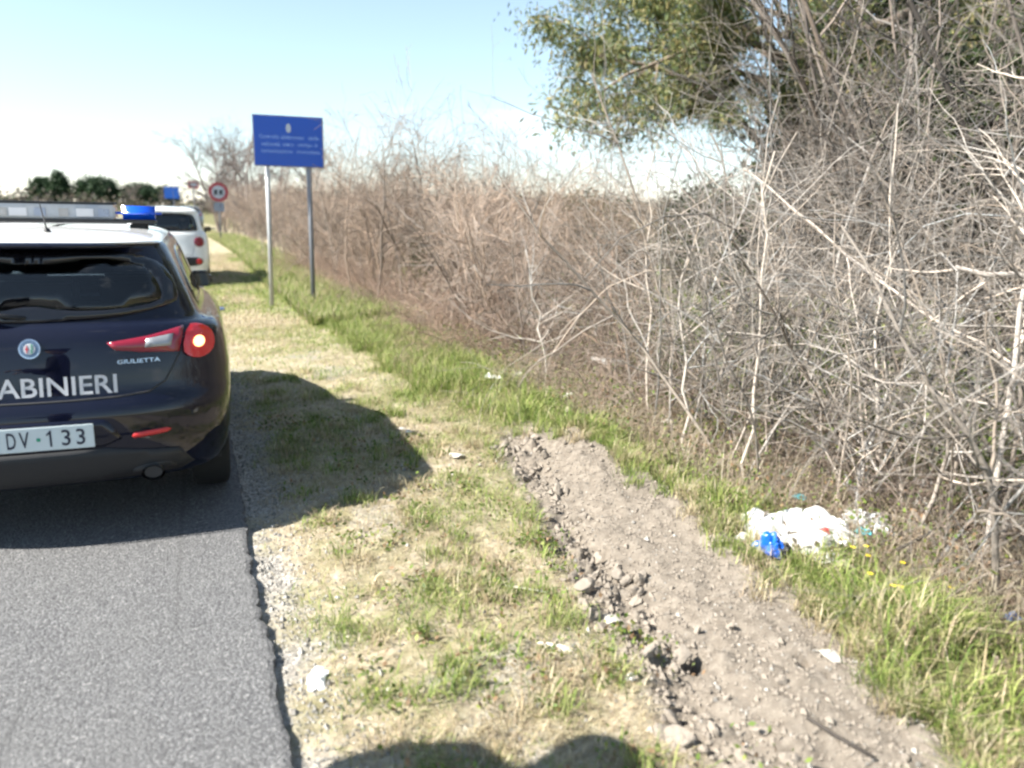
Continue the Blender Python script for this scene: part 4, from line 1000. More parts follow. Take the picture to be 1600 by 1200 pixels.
k = g.random(len(X)) < 0.1 + 0.9 * sstep(Y, 7, 12); X, Y = X[k], Y[k]
gr = np.clip((fbm(X * 1.2, Y * 0.6, 93, 3) - 0.40) * 3 + 0.25 + 0.3 * sstep(X, 0.9, 1.9), 0, 0.92)
C = np.where((g.random(len(X)) < gr)[:, None], pick(g, GRN, len(X)), pick(g, STRAW, len(X)))
me = blades('far_turf', X, Y, g.uniform(0.02, 0.06, len(X)) * (1 + 0.6 * sstep(Y, 8, 16)), g.uniform(0.0025, 0.005, len(X)) * (1 + 0.5 * sstep(Y, 8, 16)), C, 0.9, g, False)
tag(obj('far_turf', me), 'patchy yellow green turf on the shoulder beneath the blue sign', 'grass', kind='stuff')
X, Y = region(g, 46000, 0.24, 2.3, 1.0, 7.0, 1.4); k = (g.random(len(X)) > dirt_mask(X, Y) * 1.1) & (g.random(len(X)) < sstep(X, 0.2, 0.55)); X, Y = X[k], Y[k]
me = blades('thatch', X, Y, g.uniform(0.008, 0.022, len(X)), g.uniform(0.0009, 0.002, len(X)), pick(g, STRAW * np.array([0.9, 0.9, 0.95]), len(X)), 4.0, g, True, 0.1)
tag(obj('thatch', me), 'matted dead grass stems lying flat over the shoulder', 'dead grass', kind='stuff')
# clumps of taller grass in the turf
tx, ty = region(g, 190, 0.45, 1.9, 1.3, 8.0, 1.2); keep_ = dirt_mask(tx, ty) < 0.3; tx, ty = tx[keep_], ty[keep_]
X = np.repeat(tx, 70) + g.normal(0, 0.045, len(tx) * 70); Y = np.repeat(ty, 70) + g.normal(0, 0.045, len(tx) * 70)
cl = np.repeat(g.random(len(tx)), 70)[:, None]
C = np.where(cl < 0.62, pick(g, GRN, len(X)), pick(g, STRAW, len(X)))
me = blades('grass_clumps', X, Y, g.uniform(0.03, 0.10, len(X)), g.uniform(0.0015, 0.0032, len(X)), C, 0.9, g)
tag(obj('turf_clumps', me), 'small ragged clumps of green and straw grass standing out of the turf', 'grass', kind='stuff')
# tall green strip between the dug earth and the thicket
X, Y = region(g, 140000, 1.5, 3.3, 0.9, 12.0, 1.25)
e0 = np.interp(Y, [0, 1.3, 1.9, 3.0, 3.5, 4.7, 5.4, 7, 12], [1.90, 2.06, 2.19, 2.46, 2.52, 2.5, 2.1, 1.75, 1.6]); e1 = np.interp(Y, [0, 1.5, 2.5, 3.5, 5, 7, 12], [3.0, 3.0, 2.95, 2.88, 2.95, 2.9, 2.75])
wgt = sstep(X + 0.3 * (fbm(X * 4, Y * 4, 95, 2) - 0.5), e0 - 0.05, e0 + 0.13) * (1 - sstep(X + 0.4 * (fbm(X * 3, Y * 3, 96, 2) - 0.5), e1 - 0.35, e1 + 0.2))
k = g.random(len(X)) < wgt * np.clip(0.25 + 2.2 * (fbm(X * 3.5, Y * 3.5, 97, 3) - 0.3), 0.05, 1); X, Y, wgt = X[k], Y[k], wgt[k]
gf = np.clip(0.70 + 0.15 * sstep(Y, 2.2, 4.5) + 1.6 * (fbm(X * 3, Y * 3, 99, 3) - 0.45), 0.15, 0.92)
C = np.where((g.random(len(X)) < gf)[:, None], pick(g, GRN, len(X)), pick(g, STRAW, len(X)))
hh = g.uniform(0.03, 0.22, len(X)) * (0.35 + 1.3 * fbm(X * 3.5, Y * 3.5, 98, 3)) * (0.35 + 0.65 * wgt)
me = blades('green_strip', X, Y, hh, g.uniform(0.0018, 0.004, len(X)), C, 0.95, g)
tag(obj('green_grass', me), 'tall fresh green grass strip between the dug earth and the thicket', 'grass', kind='stuff')
X, Y = region(g, 46000, 1.5, 3.1, 11.0, 45.0, 1.5)
C = np.where((g.random(len(X)) < 0.72)[:, None], pick(g, GRN, len(X)), pick(g, STRAW, len(X)))
me = blades('far_verge', X, Y, g.uniform(0.08, 0.28, len(X)), g.uniform(0.004, 0.009, len(X)), C, 0.6, g, False)
tag(obj('verge_grass', me), 'green verge grass running along the foot of the roadside hedge', 'grass', kind='stuff')
# field grass seen through the thicket
X = 4.1 + 16 * g.random(60000) ** 1.3; Y = 1.5 + 20 * g.random(60000) ** 1.2
C = np.where((g.random(len(X)) < 0.85)[:, None], pick(g, GRN, len(X)), pick(g, STRAW, len(X)))
me = blades('field', X, Y, g.uniform(0.12, 0.38, len(X)), g.uniform(0.006, 0.014, len(X)), C, 0.6, g, False)
tag(obj('field_grass', me), 'green field grass glimpsed through the bare thicket', 'grass', kind='stuff')
# dry stalks and dead leaves under the thicket
X = 2.75 + 2.0 * g.random(19000) ** 1.4; Y = 0.9 + 11 * g.random(19000) ** 1.2
me = blades('straw', X, Y, g.uniform(0.05, 0.34, len(X)), g.uniform(0.0015, 0.0035, len(X)), pick(g, STRAW * np.array([0.72, 0.72, 0.80]), len(X)), 1.3, g, False)
tag(obj('dead_stalks', me), 'dead straw stalks matted under the bare thicket', 'dead grass', kind='stuff')
X = g.uniform(2.6, 6.0, 26000); Y = 0.9 + 12 * g.random(26000) ** 1.2
C3 = np.stack([X, Y, zg(X, Y, False) + g.uniform(0.0, 0.05, len(X))], -1)
me = leaves('litter', C3, 0.05, g, [(0.22, 0.17, 0.13), (0.29, 0.24, 0.20), (0.16, 0.115, 0.09), (0.35, 0.30, 0.25)], 0.0, 0.35)
tag(obj('leaf_litter', me), 'brown dead leaves strewn under the thicket', 'leaf litter', kind='stuff')
# small leafy weeds at the thicket foot and in the turf
wx = np.concatenate([g.uniform(2.6, 4.0, 210), g.uniform(0.45, 1.6, 110)]); wy = np.concatenate([1.0 + 8 * g.random(210), 1.2 + 5 * g.random(110)])
rad = np.concatenate([g.uniform(0.06, 0.16, 210), g.uniform(0.02, 0.07, 110)])
C3 = np.stack([wx, wy, zg(wx, wy, False) + np.concatenate([g.uniform(0.05, 0.26, 210), np.full(110, 0.004)])], -1)
me = leaves('weeds', clump_points(g, C3, rad, 55) * np.array([1, 1, 1]), 0.024, g, [(0.10, 0.16, 0.03), (0.16, 0.22, 0.05), (0.22, 0.25, 0.06), (0.12, 0.15, 0.05), (0.26, 0.17, 0.10)], -0.2, 0.28)
tag(obj('leafy_weeds', me), 'small leafy green weeds along the foot of the thicket and in the turf', 'weeds', kind='stuff')
tx = []; ty = []
for y in g.uniform(1.2, 5.2, 150):
    e = np.interp(y, [0, 1.3, 1.9, 3.0, 3.5, 4.7, 5.4], [1.90, 2.06, 2.19, 2.46, 2.52, 2.5, 2.2]); tx.append(e + g.normal(-0.02, 0.09)); ty.append(y)
tx, ty = np.array(tx), np.array(ty)
X = np.repeat(tx, 60) + g.normal(0, 0.03, len(tx) * 60); Y = np.repeat(ty, 60) + g.normal(0, 0.03, len(tx) * 60); cl = np.repeat(g.random(len(tx)), 60)[:, None]
me = blades('edge', X, Y, g.uniform(0.03, 0.13, len(X)), g.uniform(0.0015, 0.003, len(X)), np.where(cl < 0.6, pick(g, GRN, len(X)), pick(g, STRAW, len(X))), 1.0, g)
tag(obj('edge_tufts', me), 'loose grass tufts growing over the right edge of the dug earth', 'grass', kind='stuff')
ux, uy = g.uniform(3.9, 7.2, 190), g.uniform(1.6, 9.5, 190)
C3 = np.stack([ux, uy, zg(ux, uy, False) + g.uniform(0.05, 0.5, 190)], -1)
me = leaves('undergrowth', clump_points(g, C3, g.uniform(0.12, 0.28, 190), 130), 0.05, g, [(0.12, 0.19, 0.04), (0.17, 0.24, 0.06), (0.09, 0.14, 0.035), (0.22, 0.26, 0.08)], -0.3, 0.3)
tag(obj('green_undergrowth', me), 'leafy green undergrowth showing through the bare thicket', 'undergrowth', kind='stuff')
# gravel crumbs along the tarmac edge
def lump_mesh(name, seed, sub=2, rough=0.35, flat=0.7):
    bm = bmesh.new(); bmesh.ops.create_icosphere(bm, subdivisions=sub, radius=1.0); g_ = np.random.default_rng(seed); ph = g_.uniform(0, 6.28, (6, 3)); fr_ = g_.uniform(1.2, 3.5, (6, 3)); c0_ = norm(g_.normal(size=(11, 3))); d0_ = g_.uniform(0.45, 0.9, 11)
    for v in bm.verts:
        s = 1 + rough * sum(math.sin(fr_[i] @ np.array(v.co) + ph[i, 0]) for i in range(6)) / 3; v.co *= s; pc = np.array(v.co)
        for q_, dd_ in zip(c0_, d0_): pc = pc - q_ * max(0, pc @ q_ - dd_) * 0.9
        pc = pc * (1 + rough * 0.3 * (_hash(np.array([int(v.index)]), np.array([seed]), 3)[0] - 0.5)); v.co = pc; v.co.z *= flat
    return bm_mesh(name, bm)
n_ = 9000; Y = 1.2 + 7 * g.random(n_) ** 1.5; X = edge_x(Y) + 0.02 + np.abs(g.normal(0, 0.16, n_)); X[-3000:] = g.uniform(0.4, 2.2, 3000)
s_ = g.uniform(0.002, 0.007, n_) * np.where(g.random(n_) < 0.06, 2, 1); base = np.array([(0, 0, 1), (1, 0, 0), (0, 1, 0), (-1, 0, 0), (0, -1, 0), (0, 0, -1)], float)
V = base[None] * s_[:, None, None] * g.uniform(0.6, 1.4, (n_, 6, 1)) + np.stack([X, Y, zg(X, Y) + s_ * 0.4], -1)[:, None, :]
f0 = np.array([(0, 1, 2), (0, 2, 3), (0, 3, 4), (0, 4, 1), (5, 2, 1), (5, 3, 2), (5, 4, 3), (5, 1, 4)])
me = mesh_np('gravel', V.reshape(-1, 3), (np.arange(n_)[:, None, None] * 6 + f0[None]).reshape(-1, 3), False)
c = g.uniform(0.13, 0.45, (n_, 1)) * np.array([[1, 0.95, 0.87]]); pt_color(me, 'col', np.repeat(c, 6, 0)); 
nn = N('gravel_stone'); a_ = nn.new('ShaderNodeVertexColor', layer_name='col'); nn.set(Base_Color=a_.outputs[0], Roughness=0.9)
tag(obj('gravel', me, nn.m), 'loose grey gravel crumbs along the broken tarmac edge', 'gravel', kind='stuff')

# ------------------------------------------------------------------ clods, stones, litter, flowers
CL = [lump_mesh('clod', 900 + i, 3, 0.55, 0.75) for i in range(6)]
for m_ in CL: m_.materials.append(M['clod'])
g = np.random.default_rng(83); cnt = 0
while cnt < 230:
    y = 1.3 + 3.9 * g.random() ** 1.2; lip = g.random() < 0.62
    x = (np.interp(y, [0.0, 1.3, 1.8, 3.3, 3.8, 4.9, 5.6], [1.05, 1.18, 1.28, 1.55, 1.66, 1.86, 2.15]) + 0.13 + 0.13 * g.normal()) if lip else g.uniform(1.3, 2.5)
    if dirt_mask(np.array([x]), np.array([y]))[0] < 0.25: continue
    s = (0.011 + 0.034 * g.random() ** 2.6) * (1.25 if lip else 0.75)
    o = obj('earth_clod', CL[g.integers(6)], None, None, (x, y, float(zg(x, y)) + s * 0.3)); o.rotation_euler = tuple(g.uniform(0, 6.28, 3)); o.scale = (s, s * g.uniform(0.6, 1.1), s * g.uniform(0.6, 1.0))
    tag(o, 'crumbly brown earth clod lying on the dug strip', 'clod', 'clods on the dug strip'); cnt += 1
n_ = 12000; Y = 1.2 + 4.2 * g.random(n_) ** 1.2; X = g.uniform(1.15, 2.6, n_); k = g.random(n_) < dirt_mask(X, Y); X, Y = X[k], Y[k]; n_ = len(X)
s_ = g.uniform(0.002, 0.008, n_) * np.where(g.random(n_) < 0.1, 1.7, 1) * (1 + 1.3 * rut_mask(X, Y) * g.random(n_))
V = base[None] * s_[:, None, None] * g.uniform(0.5, 1.5, (n_, 6, 1)) + np.stack([X, Y, zg(X, Y) + s_ * 0.4], -1)[:, None, :]
tag(obj('earth_crumbs', mesh_np('earth_crumbs', V.reshape(-1, 3), (np.arange(n_)[:, None, None] * 6 + f0[None]).reshape(-1, 3), False), M['clod']), 'fine loose crumbs of earth over the dug strip', 'soil', kind='stuff')

ST = lump_mesh('stone', 950, 2, 0.3, 0.6); ST.materials.append(M['stone'])
for x, y, s, lb in ((1.57, 4.84, 0.060, 'flat pale grey stone at the top end of the dug strip'), (1.52, 2.62, 0.045, 'grey stone wedged in the crumbled lip of the dug strip'), (2.02, 1.93, 0.035, 'small grey stone beside a dark pocket in the earth'), (1.40, 5.6, 0.03, 'small pale stone at the edge of the car shadow')):
    o = obj('stone', ST, None, None, (x, y, float(zg(x, y)) + s * 0.25)); o.scale = (s * 1.3, s, s * 0.7); o.rotation_euler = (0.2, 0.1, x * 9); tag(o, lb, 'stone')

def crumple(name, sx, sy, sz, seed, m, sub=5, amp=0.35, fr=2.2):
    bm = bmesh.new(); bmesh.ops.create_icosphere(bm, subdivisions=sub, radius=1.0); g_ = np.random.default_rng(seed)
    co = np.array([v.co[:] for v in bm.verts]); acc = np.zeros(len(co))
    for i in range(9):
        k_ = norm(g_.normal(size=3)) * fr * (1.35 ** i) ; acc += np.abs(np.sin(co @ k_ + g_.uniform(0, 6.28))) * 0.78 ** i
    acc = (acc - acc.mean()) / acc.std(); s = 1 + amp * 0.42 * acc
    low = sum(math.cos(1) * 0 for _ in ()) ; co2 = co * s[:, None]
    ang = np.arctan2(co[:, 1], co[:, 0]); co2[:, :2] *= (1 + 0.16 * np.sin(3 * ang + seed) + 0.10 * np.sin(5 * ang + 2 * seed))[:, None]
    co2[:, 2] = np.where(co2[:, 2] < -0.25, -0.25 + (co2[:, 2] + 0.25) * 0.1, co2[:, 2])
    for v, c_ in zip(bm.verts, co2): v.co = (c_[0] * sx, c_[1] * sy, (c_[2] + 0.27) * sz)
    return obj(name, bm_mesh(name, bm), m)

nb = N('printed_bag'); oc = nb.objc(); sx_ = nb.new('ShaderNodeSeparateXYZ'); nb.l.new(oc, sx_.inputs[0])
def spot(px_, py_, rx_, ry_):
    vm = nb.new('ShaderNodeVectorMath', operation='SUBTRACT'); vm.inputs[1].default_value = (px_, py_, 0); nb.l.new(oc, vm.inputs[0])
    v2 = nb.new('ShaderNodeVectorMath', operation='MULTIPLY'); v2.inputs[1].default_value = (1 / rx_, 1 / ry_, 0); nb.l.new(vm.outputs[0], v2.inputs[0])
    ln_ = nb.new('ShaderNodeVectorMath', operation='LENGTH'); nb.l.new(v2.outputs[0], ln_.inputs[0])
    return nb.ramp(ln_.outputs['Value'], [(0.75, 1.0), (0.95, 0.0)])
c = nb.mix(nb.noise(20, 3, 0.5, oc), (0.66, 0.66, 0.66), (0.76, 0.76, 0.75))
c = nb.mix(spot(0.08, 0.03, 0.040, 0.012), c, (0.80, 0.25, 0.32)); c = nb.mix(spot(0.085, -0.055, 0.034, 0.010), c, (0.75, 0.12, 0.12)); c = nb.mix(spot(0.0, 0.05, 0.018, 0.008), c, (0.10, 0.50, 0.32)); c = nb.mix(spot(0.12, -0.11, 0.02, 0.012), c, (0.40, 0.40, 0.42))
nb.set(Base_Color=c, Roughness=0.4); nb.translucent(c, 0.2)
def crumpled_sheet(name, w, d, h_, seed, m, nx_=70, ny_=50, oct_=13):
    """thin film crumpled into a heap: creased height field over an irregular outline"""
    g_ = np.random.default_rng(seed); U_, W_ = np.meshgrid(np.linspace(-1, 1, nx_), np.linspace(-1, 1, ny_))
    an = np.arctan2(W_, U_); rr_ = np.maximum(np.abs(U_), np.abs(W_)); k_ = np.sqrt(1 - 0.5 * np.minimum(U_ * U_, W_ * W_))
    rim = 1 + 0.13 * np.sin(2 * an + seed) + 0.10 * np.sin(5 * an + 1.7 * seed) + 0.07 * np.sin(9 * an)
    x = U_ * k_ * rim; y = W_ * k_ * rim; z = np.zeros_like(x)
    for i in range(oct_):
        q = g_.uniform(0, math.pi); f = g_.uniform(1.0, 2.2) * (1.22 ** i); t_ = (x * math.cos(q) + y * math.sin(q)) * f + g_.uniform(0, 9)
        z += (np.abs((t_ % 2) - 1) - 0.5) / (1.16 ** i) * g_.uniform(0.5, 1.3)
    z = z / z.std() * 0.20
    dome = np.clip(1 - rr_ ** 2.2, 0, 1); pk = 0.75 * np.exp(-(((x - 0.25) / 0.28) ** 2 + ((y - 0.55) / 0.3) ** 2))
    zz = (0.42 * dome ** 0.6 + z * (0.25 + 0.75 * dome ** 0.5) + pk * 0.7) ; zz = np.maximum(zz, 0.02)
    x = x + 0.05 * z; y = y - 0.10 * z
    i = (np.arange(ny_ - 1)[:, None] * nx_ + np.arange(nx_ - 1)[None, :]).ravel()
    return obj(name, mesh_np(name, np.stack([x * w / 2, y * d / 2, zz * h_], -1).reshape(-1, 3), np.stack([i, i + 1, i + nx_ + 1, i + nx_], -1), False), m)
bag = crumpled_sheet('plastic_bag', 0.68, 0.46, 0.13, 5, nb.m, 70, 50, 8); bag.location = (2.74, 2.90, float(zg(2.74, 2.90, False)) + 0.02); bag.rotation_euler = (0.06, 0.04, RAD(-30)); tag(bag, 'large crumpled white plastic bag with red and green print lying in the grass', 'bag')
for x, y, sx, sy, sz, sd_, m_, lb, nm, cat in (
    (3.62, 3.42, 0.13, 0.09, 0.08, 8, 'clear_film', 'crumpled clear plastic bottle wrap under the thicket stems', 'plastic_wrap', 'litter'),
    (3.22, 2.95, 0.12, 0.09, 0.07, 9, 'clear_film', 'torn clear plastic film beside the white bag', 'plastic_film', 'litter'),
    (3.13, 3.36, 0.045, 0.03, 0.03, 10, 'teal_litter', 'pale blue plastic scrap just behind the white bag', 'plastic_scrap', 'litter'),
    (3.10, 2.86, 0.045, 0.035, 0.035, 11, 'teal_litter', 'teal bottle cap litter on the clear plastic film', 'plastic_scrap', 'litter'),
    (2.30, 2.07, 0.022, 0.018, 0.03, 12, 'red_litter', 'small bright red scrap at the edge of the dug earth', 'red_scrap', 'litter'),
    (0.33, 2.60, 0.062, 0.034, 0.03, 13, 'white_litter', 'torn white paper scrap on gravel by the tarmac edge', 'paper_scrap', 'litter'),
    (1.19, 2.45, 0.060, 0.016, 0.014, 14, 'paper', 'long pale paper strip lying on the turf', 'paper_strip', 'litter'),
    (1.36, 2.18, 0.025, 0.018, 0.02, 15, 'paper', 'small pale scrap in the turf near the clods', 'paper_scrap', 'litter'),
    (2.50, 6.65, 0.10, 0.06, 0.05, 16, 'white_litter', 'white paper litter at the end of the green grass strip', 'paper_litter', 'litter'),
    (3.85, 2.75, 0.07, 0.05, 0.06, 17, 'paper', 'crumpled pale tissue caught among the stems', 'tissue', 'litter'),
    (3.62, 2.30, 0.06, 0.04, 0.05, 18, 'paper', 'pale paper wad on the ground by a shrub stem', 'paper_wad', 'litter'),
    (3.0, 1.98, 0.04, 0.025, 0.025, 19, 'sign_blue_light', 'small pale blue wrapper in the grass under the thicket', 'wrapper', 'litter'),
    (3.75, 3.05, 0.06, 0.04, 0.05, 26, 'paper', 'pale torn bag scrap half buried in dead stalks right of the clear wrap', 'paper_scrap', 'litter'),
    (2.95, 6.0, 0.05, 0.03, 0.04, 27, 'white_litter', 'white cup fragment at the foot of the sparse shrubs', 'cup_fragment', 'litter'),
    (2.85, 6.9, 0.07, 0.03, 0.03, 28, 'paper', 'pale wrapper between the grass strip end and the hedge opening', 'wrapper', 'litter'),
    (3.30, 5.0, 0.05, 0.03, 0.04, 29, 'paper', 'pale scrap among the low brambles', 'paper_scrap', 'litter'),
    (4.0, 3.3, 0.07, 0.05, 0.05, 30, 'white_litter', 'white film snagged deep among thicket stems', 'plastic_film', 'litter'),
    (1.42, 5.52, 0.035, 0.02, 0.015, 20, 'white_litter', 'tiny white scrap beside the tip of the car shadow', 'paper_scrap', 'litter')):
    o = crumpled_sheet(nm, sx * 2.1, sy * 2.1, sz * 0.9, sd_, M[m_], 26, 20); o.location = (x, y, float(zg(x, y)) + (0.004 if x < 2.4 else 0.05)); o.rotation_euler = (0.1, 0.1, sd_ * 1.3); tag(o, lb, cat)
o = box('foam_sheet', (0, 0, 0), (0.30, 0.20, 0.035), M['white_litter'], None, 0.01, Quaternion((0, 1, 0), 0.12)); o.location = (3.62, 6.55, float(zg(3.62, 6.55, False)) + 0.22); o.rotation_euler = (0.1, 0.05, 0.5); tag(o, 'flat white foam board resting on stems at the thicket foot', 'litter')
bl = thing('crushed_carton', 'crushed bright blue carton with black end at the edge of the dug earth', 'litter', (2.42, 2.74, float(zg(2.42, 2.74)) + 0.02), RAD(-35))
o = crumple('carton', 0.055, 0.035, 0.075, 24, M['blue_litter'], 4, 0.35, 1.6); o.parent = bl; o.location = (-0.01, 0.0, 0.0); o.rotation_euler = (0, 0.3, 0)
o = crumple('carton_end', 0.03, 0.03, 0.04, 25, M['black_plastic'], 4, 0.4, 1.8); o.parent = bl; o.location = (0.055, -0.005, 0.0)
o = tube_obj('dark_stick', [(2.95, 2.52, 0.12), (3.15, 2.55, 0.145), (3.32, 2.62, 0.15)], [0.007, 0.008, 0.006], M['stick'], None, 6); tag(o, 'short black stick lying across the grass below the thicket', 'stick')
for i, (p0, p1, r, lb) in enumerate((((1.18, 3.02), (1.34, 2.86), .004, 'thin straw coloured stick lying on the turf beside the dug strip'), ((1.72, 1.72), (1.80, 1.52), .006, 'dark root end sticking out of the dug earth'))):
    pts = [(p0[0] + (p1[0] - p0[0]) * t_, p0[1] + (p1[1] - p0[1]) * t_, float(zg(p0[0] + (p1[0] - p0[0]) * t_, p0[1] + (p1[1] - p0[1]) * t_)) + 0.012) for t_ in (0, .5, 1)]
    tag(tube_obj('stick', pts, r, M['pale_wood' if i == 0 else 'stick'], None, 6), lb, 'stick')
# fallen pale branches in the thicket front
for i, (a0, a1, zt, r) in enumerate((((2.95, 3.62, 0.0), (2.98, 3.66, 2.0), 0, 0.011), ((3.42, 2.45, 0.0), (3.46, 2.52, 2.3), 0, 0.016), ((3.0, 4.3, 0.0), (2.9, 4.4, 1.6), 0, 0.012), ((3.25, 5.2, 0), (3.2, 5.3, 2.1), 0, 0.011), ((3.05, 6.6, 0), (2.85, 6.8, 1.3), 0, 0.012))):
    g_ = np.random.default_rng(990 + i); a0, a1 = np.array(a0), np.array(a1); z0 = float(zg(a0[0], a0[1], False)) - 0.05
    t_ = np.linspace(0, 1, 10)[:, None]; P = a0 + (a1 - a0) * t_ + np.c_[g_.normal(0, 0.022, (10, 2)), np.zeros(10)] + np.array([0, 0, z0]); R = np.linspace(r, r * 0.45, 10)
    s0 = thing('sapling', 'slender pale upright stem standing in front of the thicket', 'sapling', tuple(P[0]), 0, 'slender stems before the thicket'); P = P - P[0]
    b1 = offshoots(g_, P[None], R[None], 9, 0.35, (0.5, 1.2), (0.3, 0.9), 6, 0.13, 0.03, 0.6); b2 = offshoots(g_, *b1, 4, 0.2, (0.5, 1.1), (0.1, 0.35), 3, 0.15, 0.02, 0.7)
    for nm, bt, sd in (('trunk', [(P[None], R[None])], (7,)), ('crown', [b1, b2], (4, 3))):
        o = obj(nm, bark_mesh(nm, bt, g_, sd, 1.1, 1.35), None, s0); o.color = (1.1, 1.08, 1.05, 1)
# long fallen branches crossing the thicket on the right
for i, (a0, a1, sag, r) in enumerate((((3.1, 3.5, 1.25), (4.3, 2.2, 0.95), -0.25, 0.013), ((4.2, 1.9, 1.22), (3.3, 2.7, 1.38), 0.05, 0.014), ((3.05, 4.0, 1.9), (3.9, 2.6, 0.85), -0.10, 0.010), ((3.0, 2.9, 0.85), (4.0, 1.9, 0.55), 0.06, 0.009))):
    g_ = np.random.default_rng(970 + i); a0, a1 = np.array(a0), np.array(a1); t_ = np.linspace(0, 1, 12)[:, None]
    P = a0 + (a1 - a0) * t_ + np.array([0, 0, 1.0]) * sag * np.sin(t_ * math.pi) + g_.normal(0, 0.012, (12, 3)); R = np.linspace(r * 0.6, r, 12)
    b1 = offshoots(g_, P[None], R[None], 14, 0.05, (0.5, 1.2), (0.25, 0.8), 6, 0.12, 0.02, 0.6)
    o = obj('fallen_branch', bark_mesh('fallen_branch', [(P[None], R[None]), b1], g_, (6, 3), 0.9, 1.3)); o.color = (1.05, 1.02, 1.0, 1) if i != 0 else (0.4, 0.37, 0.35, 1)
    tag(o, ('dark sagging branch hanging across the thicket', 'thick pale branch lying level through the thicket', 'thin branch slanting down in front of the thicket', 'low grey branch lying across the lower thicket')[i], 'branch')

g = np.random.default_rng(84)
for (x, y) in ((2.66, 2.57), (2.60, 2.46), (2.72, 2.50), (2.72, 2.30), (2.56, 2.16), (2.46, 2.11), (2.63, 2.40), (2.80, 2.12), (2.52, 2.28)):
    z = float(zg(x, y)); h_ = g.uniform(0.10, 0.16)
    t_ = thing('yellow_flower', 'small yellow flower on a thin stem in the green grass strip', 'flower', (x, y, z), 0, 'yellow flowers in the grass')
    tube_obj('stem', [(0, 0, 0), (0.01, 0.005, h_ * 0.6), (0.015, 0, h_)], 0.0014, M['stem_green'], t_, 4, False)
    bm = bmesh.new()
    for k in range(7):
        an = 6.283 * k / 7; v = [bm.verts.new((0.015 + r_ * math.cos(an + q), r_ * math.sin(an + q), h_ + dz)) for r_, q, dz in ((0.002, 0, 0), (0.009, -0.35, 0.003), (0.014, 0, 0.001), (0.009, 0.35, 0.003))]; bm.faces.new(v)
    obj('petals', bm_mesh('petals', bm), M['yellow_petal'], t_)

# ------------------------------------------------------------------ bystander beside the photographer: stands out of frame, casts the shadow on the shoulder
def skin_body(name, chains, m, parent, sub=2):
    bm = bmesh.new(); vl, rad, roots = {}, [], []
    me_ = bpy.data.meshes.new(name); verts, edges = [], []
    for ch in chains:
        prev = None
        for key, co, r in ch:
            if key not in vl: vl[key] = len(verts); verts.append(co); rad.append(r)
            if prev is not None: edges.append((prev, vl[key]))
            prev = vl[key]
    bm.free(); me_.from_pydata(verts, edges, []); o_ = obj(name, me_, m, parent)
    o_.modifiers.new('skin', 'SKIN').use_smooth_shade = True
    sk = me_.skin_vertices[0].data
    seen = set(); adj = {i: [] for i in range(len(verts))}
    for a_, b_ in edges: adj[a_].append(b_); adj[b_].append(a_)
    for i, r in enumerate(rad):
        sk[i].radius = (r, r) if np.isscalar(r) else r; sk[i].use_root = False
    for i in range(len(verts)):
        if i in seen: continue
        sk[i].use_root = True; st = [i]
        while st:
            q = st.pop()
            if q in seen: continue
            seen.add(q); st += adj[q]
    ss = o_.modifiers.new('smooth', 'SUBSURF'); ss.levels = sub; ss.render_levels = sub
    return o_
pr = thing('person', 'person in dark uniform and cap standing on the tarmac with forearms held forward', 'person', (-0.84, 1.86, 0.0), RAD(90))
# local frame: +Y is the way the person faces (turned toward the road)
tor = [('pel', (0, 0, 0.96), (0.165, 0.12)), ('wst', (0, 0.01, 1.10), (0.15, 0.11)), ('chs', (0, 0.01, 1.30), (0.175, 0.125)), ('sho', (0, -0.01, 1.45), (0.12, 0.09)), ('nek', (0, 0, 1.53), 0.058), ('nk2', (0, 0.01, 1.58), 0.055)]
ch = [tor]
for sgn, s in ((1, 'r'), (-1, 'l')):
    ch.append([tor[3], (s + 'sh', (0.17 * sgn, -0.01, 1.43), 0.075), (s + 'el', (0.30 * sgn, 0.05, 1.17), 0.055), (s + 'wr', (0.20 * sgn, 0.28, 1.22), 0.040)])
    ch.append([tor[0], (s + 'hp', (0.10 * sgn, 0, 0.88), 0.105), (s + 'kn', (0.11 * sgn, 0.02, 0.50), 0.072), (s + 'an', (0.12 * sgn, -0.01, 0.10), 0.052)])
skin_body('uniform', ch, M['cloth_navy'], pr)
for sgn, s in ((1, 'r'), (-1, 'l')):
    skin_body('shoe', [[('a', (0.12 * sgn, -0.06, 0.05), 0.045), ('b', (0.12 * sgn, 0.04, 0.05), 0.05), ('c', (0.13 * sgn, 0.16, 0.035), 0.038)]], M['shoe'], pr, 1)
    hx, hy, hz = 0.185 * sgn, 0.30, 1.225
    fc2 = [[('w', (hx, hy - 0.02, hz), 0.026), ('p', (hx - 0.02 * sgn, hy + 0.05, hz), (0.038, 0.016))]]
    for k, (off, ln) in enumerate(((-.028, .062), (-.010, .072), (.010, .068), (.027, .054))):
        b_ = (hx - 0.022 * sgn + off, hy + 0.075, hz); fc2.append([('p', None, None)][:0] + [(f'f{k}a', b_, 0.009), (f'f{k}b', (b_[0], b_[1] + ln * 0.5, hz - 0.008), 0.0085), (f'f{k}c', (b_[0], b_[1] + ln * 0.85, hz - 0.03), 0.0075)])
    fc2.append([('ta', (hx + 0.03 * sgn * -1, hy + 0.02, hz + 0.012), 0.011), ('tb', (hx - 0.062 * sgn, hy + 0.05, hz + 0.012), 0.010), ('tc', (hx - 0.066 * sgn, hy + 0.082, hz + 0.005), 0.008)])
    skin_body('hand', fc2, M['skin'], pr, 1)
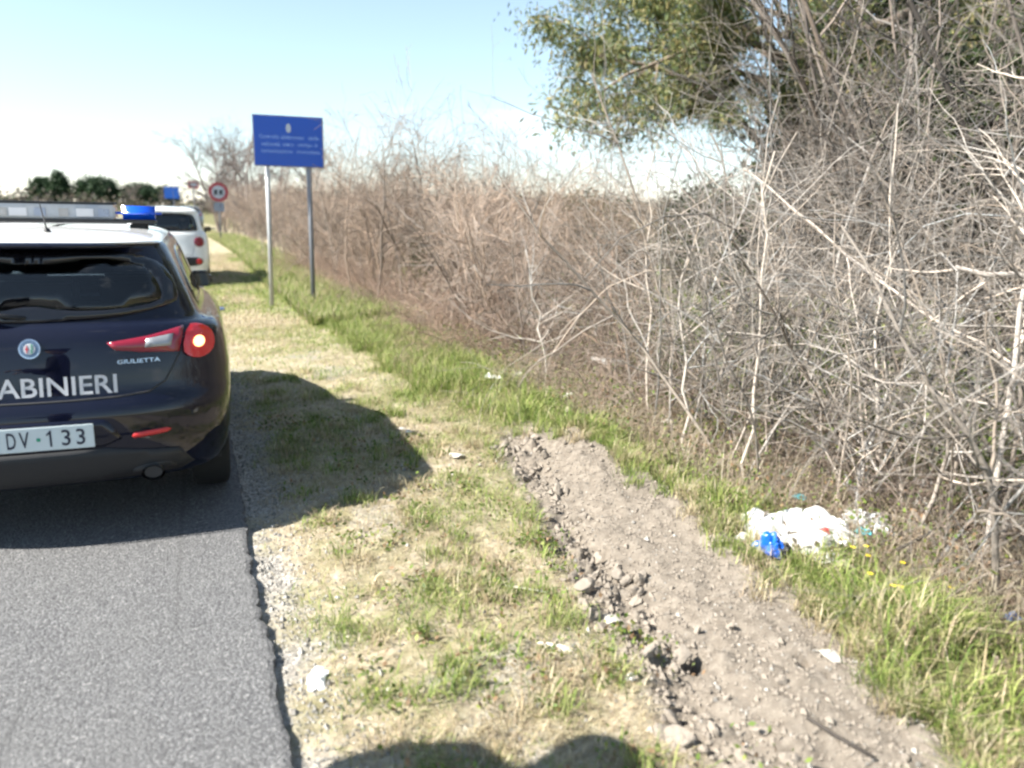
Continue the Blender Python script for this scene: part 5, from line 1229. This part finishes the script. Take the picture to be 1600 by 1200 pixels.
bm = bmesh.new(); bmesh.ops.create_uvsphere(bm, u_segments=28, v_segments=20, radius=1.0)
for v in bm.verts:
    x, y, z = v.co
    k = 1 - 0.16 * max(0, -z) ** 1.5
    nose = 0.16 * math.exp(-((x / 0.16) ** 2 + ((z + 0.12) / 0.22) ** 2)) if y > 0 else 0
    eye = -0.05 * sum(math.exp(-(((x - ex_) / 0.16) ** 2 + ((z - 0.05) / 0.12) ** 2)) for ex_ in (-0.38, 0.38)) if y > 0 else 0
    ear = 0.12 * math.exp(-(((y + 0.05) / 0.16) ** 2 + ((z + 0.02) / 0.25) ** 2)) if abs(x) > 0.8 else 0
    v.co = (x * 0.076 * k * (1 + ear), 0.02 + (y + nose + eye) * 0.096 * k, 1.68 + z * 0.118)
hd = obj('head', bm_mesh('head', bm, True), M['skin'], pr)
for ex_ in (-.03, .03): 
    bm = bmesh.new(); bmesh.ops.create_uvsphere(bm, u_segments=10, v_segments=8, radius=0.011, matrix=Matrix.Translation((ex_, 0.098, 1.685))); obj('eye', bm_mesh('eye', bm, True), M['decal_white'], hd)
box('mouth', (0, 0.106, 1.618), (0.042, 0.008, 0.008), M['badge_red'], hd, 0.003)
bm = bmesh.new(); bmesh.ops.create_uvsphere(bm, u_segments=20, v_segments=12, radius=1.0)
bmesh.ops.delete(bm, geom=[v for v in bm.verts if v.co.z < -0.05 and v.co.y > -0.2 or v.co.z < -0.6], context='VERTS')
for v in bm.verts: v.co = (v.co.x * 0.081, 0.015 + v.co.y * 0.101, 1.70 + v.co.z * 0.11)
obj('hair', bm_mesh('hair', bm, True), M['hair'], hd)
bm = bmesh.new(); bmesh.ops.create_cone(bm, cap_ends=True, segments=28, radius1=0.102, radius2=0.135, depth=0.075, matrix=Matrix.Translation((0, 0.015, 1.78))); cp = obj('cap', bm_mesh('cap', bm, False), M['cloth_navy'], pr)
bm = bmesh.new(); box_bm(bm, (0, 0.13, 1.742), (0.15, 0.09, 0.01), 0.004); obj('visor', bm_mesh('visor', bm), M['gloss_black'], cp)
